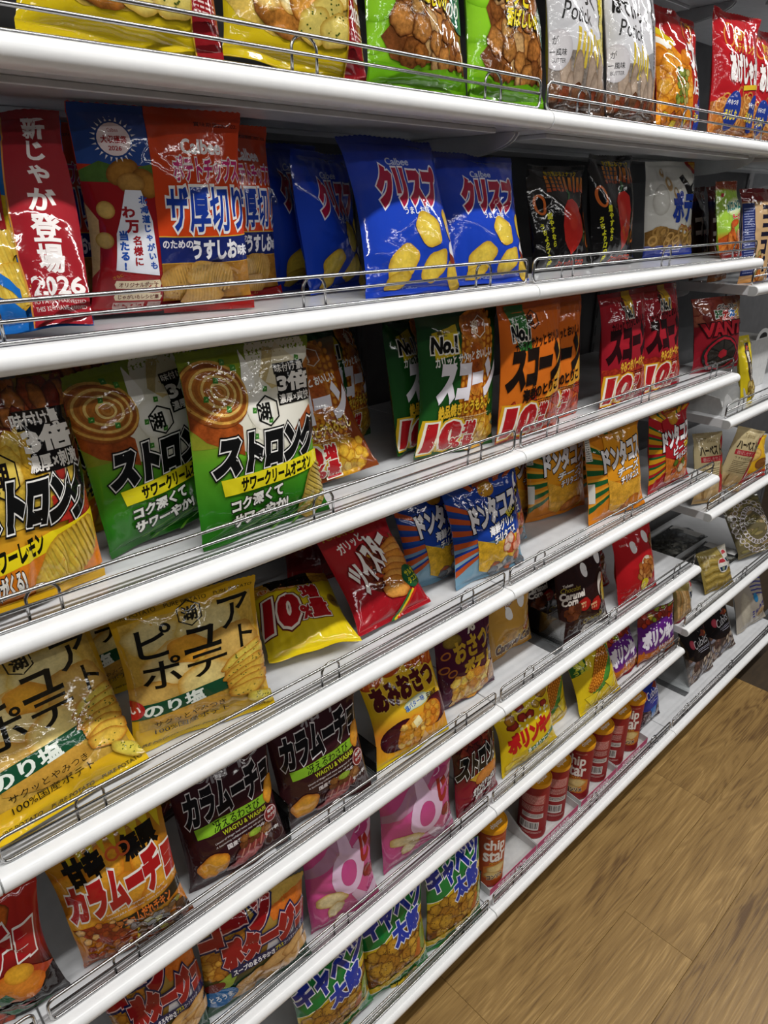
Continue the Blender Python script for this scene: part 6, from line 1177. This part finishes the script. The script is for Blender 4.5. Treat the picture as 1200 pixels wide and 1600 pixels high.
# ---------------------------------------------------------------- odds and ends of the far bay
def colour_all(o, h):
    at = o.data.color_attributes.new('Col', 'FLOAT_COLOR', 'POINT'); at.data.foreach_set('color', np.tile((*lin(h), 0), len(o.data.vertices)).astype(np.float32))
z2 = DECK[12]
t = thing('display_tray', 'opened grey board tray with torn front on the yellow stick pack shelf', 'tray', (.93, .03, z2))
q = MB(); q.box(0, 0, 0, .16, .26, .001); q.build('tray_floor', M['card'], t)
for xx in (0, .159): q = MB(); q.prism_x([(0, .001), (.26, .001), (.26, .085), (.09, .085), (.05, .05), (.012, .046), (0, .02)], xx, xx + .001); q.build('side_wall', M['card'], t)
q = MB(); q.add([(.001, 0, .001), (.159, 0, .001), (.159, 0, .03), (.12, 0, .022), (.09, 0, .034), (.06, 0, .03), (.03, 0, .05), (.012, 0, .058), (.001, 0, .05)] + [(x, .001, zz) for x, zz in ((.001, .001), (.159, .001), (.159, .03), (.12, .022), (.09, .034), (.06, .03), (.03, .05), (.012, .058), (.001, .05))], [tuple(range(9)), tuple(range(17, 8, -1))] + [(i, 9 + i, 9 + (i + 1) % 9, (i + 1) % 9) for i in range(9)])
q.build('front_wall', M['card'], t)
t = thing('paper_carton', 'tall pale grey carton with rounded hang tab behind the yellow stick pack', 'carton', (1.24, .10, z2))
q = MB(); q.bbox(0, 0, 0, .16, .10, .15, .002); q.build('box_body', M['card'], t)
q = MB(); q.rings([[(.03 + .05 * (1 - math.cos(a)), yy, .15 + .03 * math.sin(a)) for a in np.linspace(0, math.pi, 12)] for yy in (0, .001)]); q.build('hang_tab', M['white'], t)
q = MB(); q.rings([[(.05 + .03 * (1 - math.cos(a)), yy, .152 + .016 * math.sin(a)) for a in np.linspace(0, math.pi, 12)] for yy in (-.0004, -.0002)]); q.build('tab_slot', M['black'], t)
t = thing('wafer_cup', 'small green and white cup at the end of the navy packet shelf', 'cup', (1.245, .042, DECK[11]))
q = MB(); q.lathe([(.026, 0), (.028, .002), (.036, .065), (.038, .067), (.037, .069), (.002, .069)], 28); o = q.build('cup_body', M['paper'], t, True); colour_all(o, '#a8b878'); smooth_by_angle(o)
q = MB(); q.lathe([(.0345, .045), (.0355, .05), (.0372, .064)], 28); o = q.build('cup_band', M['paper'], t, True); colour_all(o, '#d8d8c8')
# flat clear packs lying on the clear nut bag shelf
for i, (x, y, rz, lab) in enumerate(((1.17, .14, -1.57, 'flat clear packet with a white end label lying just behind the gold nut bag'), (1.22, .292, -1.56, 'flat clear packet of grey pieces lying farthest back on the nut shelf'))):
    t = thing('clear_packet', lab, 'packet', (x, y, DECK[14] + .001)); t.rotation_euler = (.0, 0, rz); t.scale = (1.1, 1.75, 1.3)
    ur, vr, Fg, Bg = bag_surface(.13, .19, .022, 900 + i, 20, 26); n = len(ur); r = len(vr)
    A = lambda G: np.stack([G[..., 0], G[..., 2] - .0, .013 - G[..., 1]], -1)
    V = np.concatenate([A(Fg).reshape(-1, 3), A(Bg).reshape(-1, 3)]); F = np.concatenate([strip_faces(0, r - 1, n), strip_faces(0, r - 1, n, r * n, True)])
    link('clear_pouch', mesh_np('clear_pouch', V, F, M['clear']), t)
    rn = random.Random(40 + i)
    q = MB()
    for k in range(60):
        cx, cy, a_, l_ = rn.uniform(-.045, .045), rn.uniform(.03, .16), rn.uniform(0, 3.1), rn.uniform(.006, .012); dx, dy = math.cos(a_) * l_, math.sin(a_) * l_; hz = rn.uniform(.008, .015)
        q.rings([[(cx - dx, cy - dy, hz), (cx - dx + .001, cy - dy + .001, hz + .001)] * 2, [(cx - dy * .3, cy + dx * .3, hz - .002), (cx + dy * .3, cy - dx * .3, hz - .002), (cx + dy * .3, cy - dx * .3, hz + .002), (cx - dy * .3, cy + dx * .3, hz + .002)], [(cx + dx, cy + dy, hz), (cx + dx + .001, cy + dy, hz)] * 2])
    o = q.build('snack_pieces', noisy('dried_snack', (.30, .29, .26), (.52, .5, .45), 90, .5), t); o['kind'] = 'stuff'
    q = MB(); q.bbox(-.05, .155, .019, .05, .18, .0196, .0002); q.build('header_label', M['card'], t)
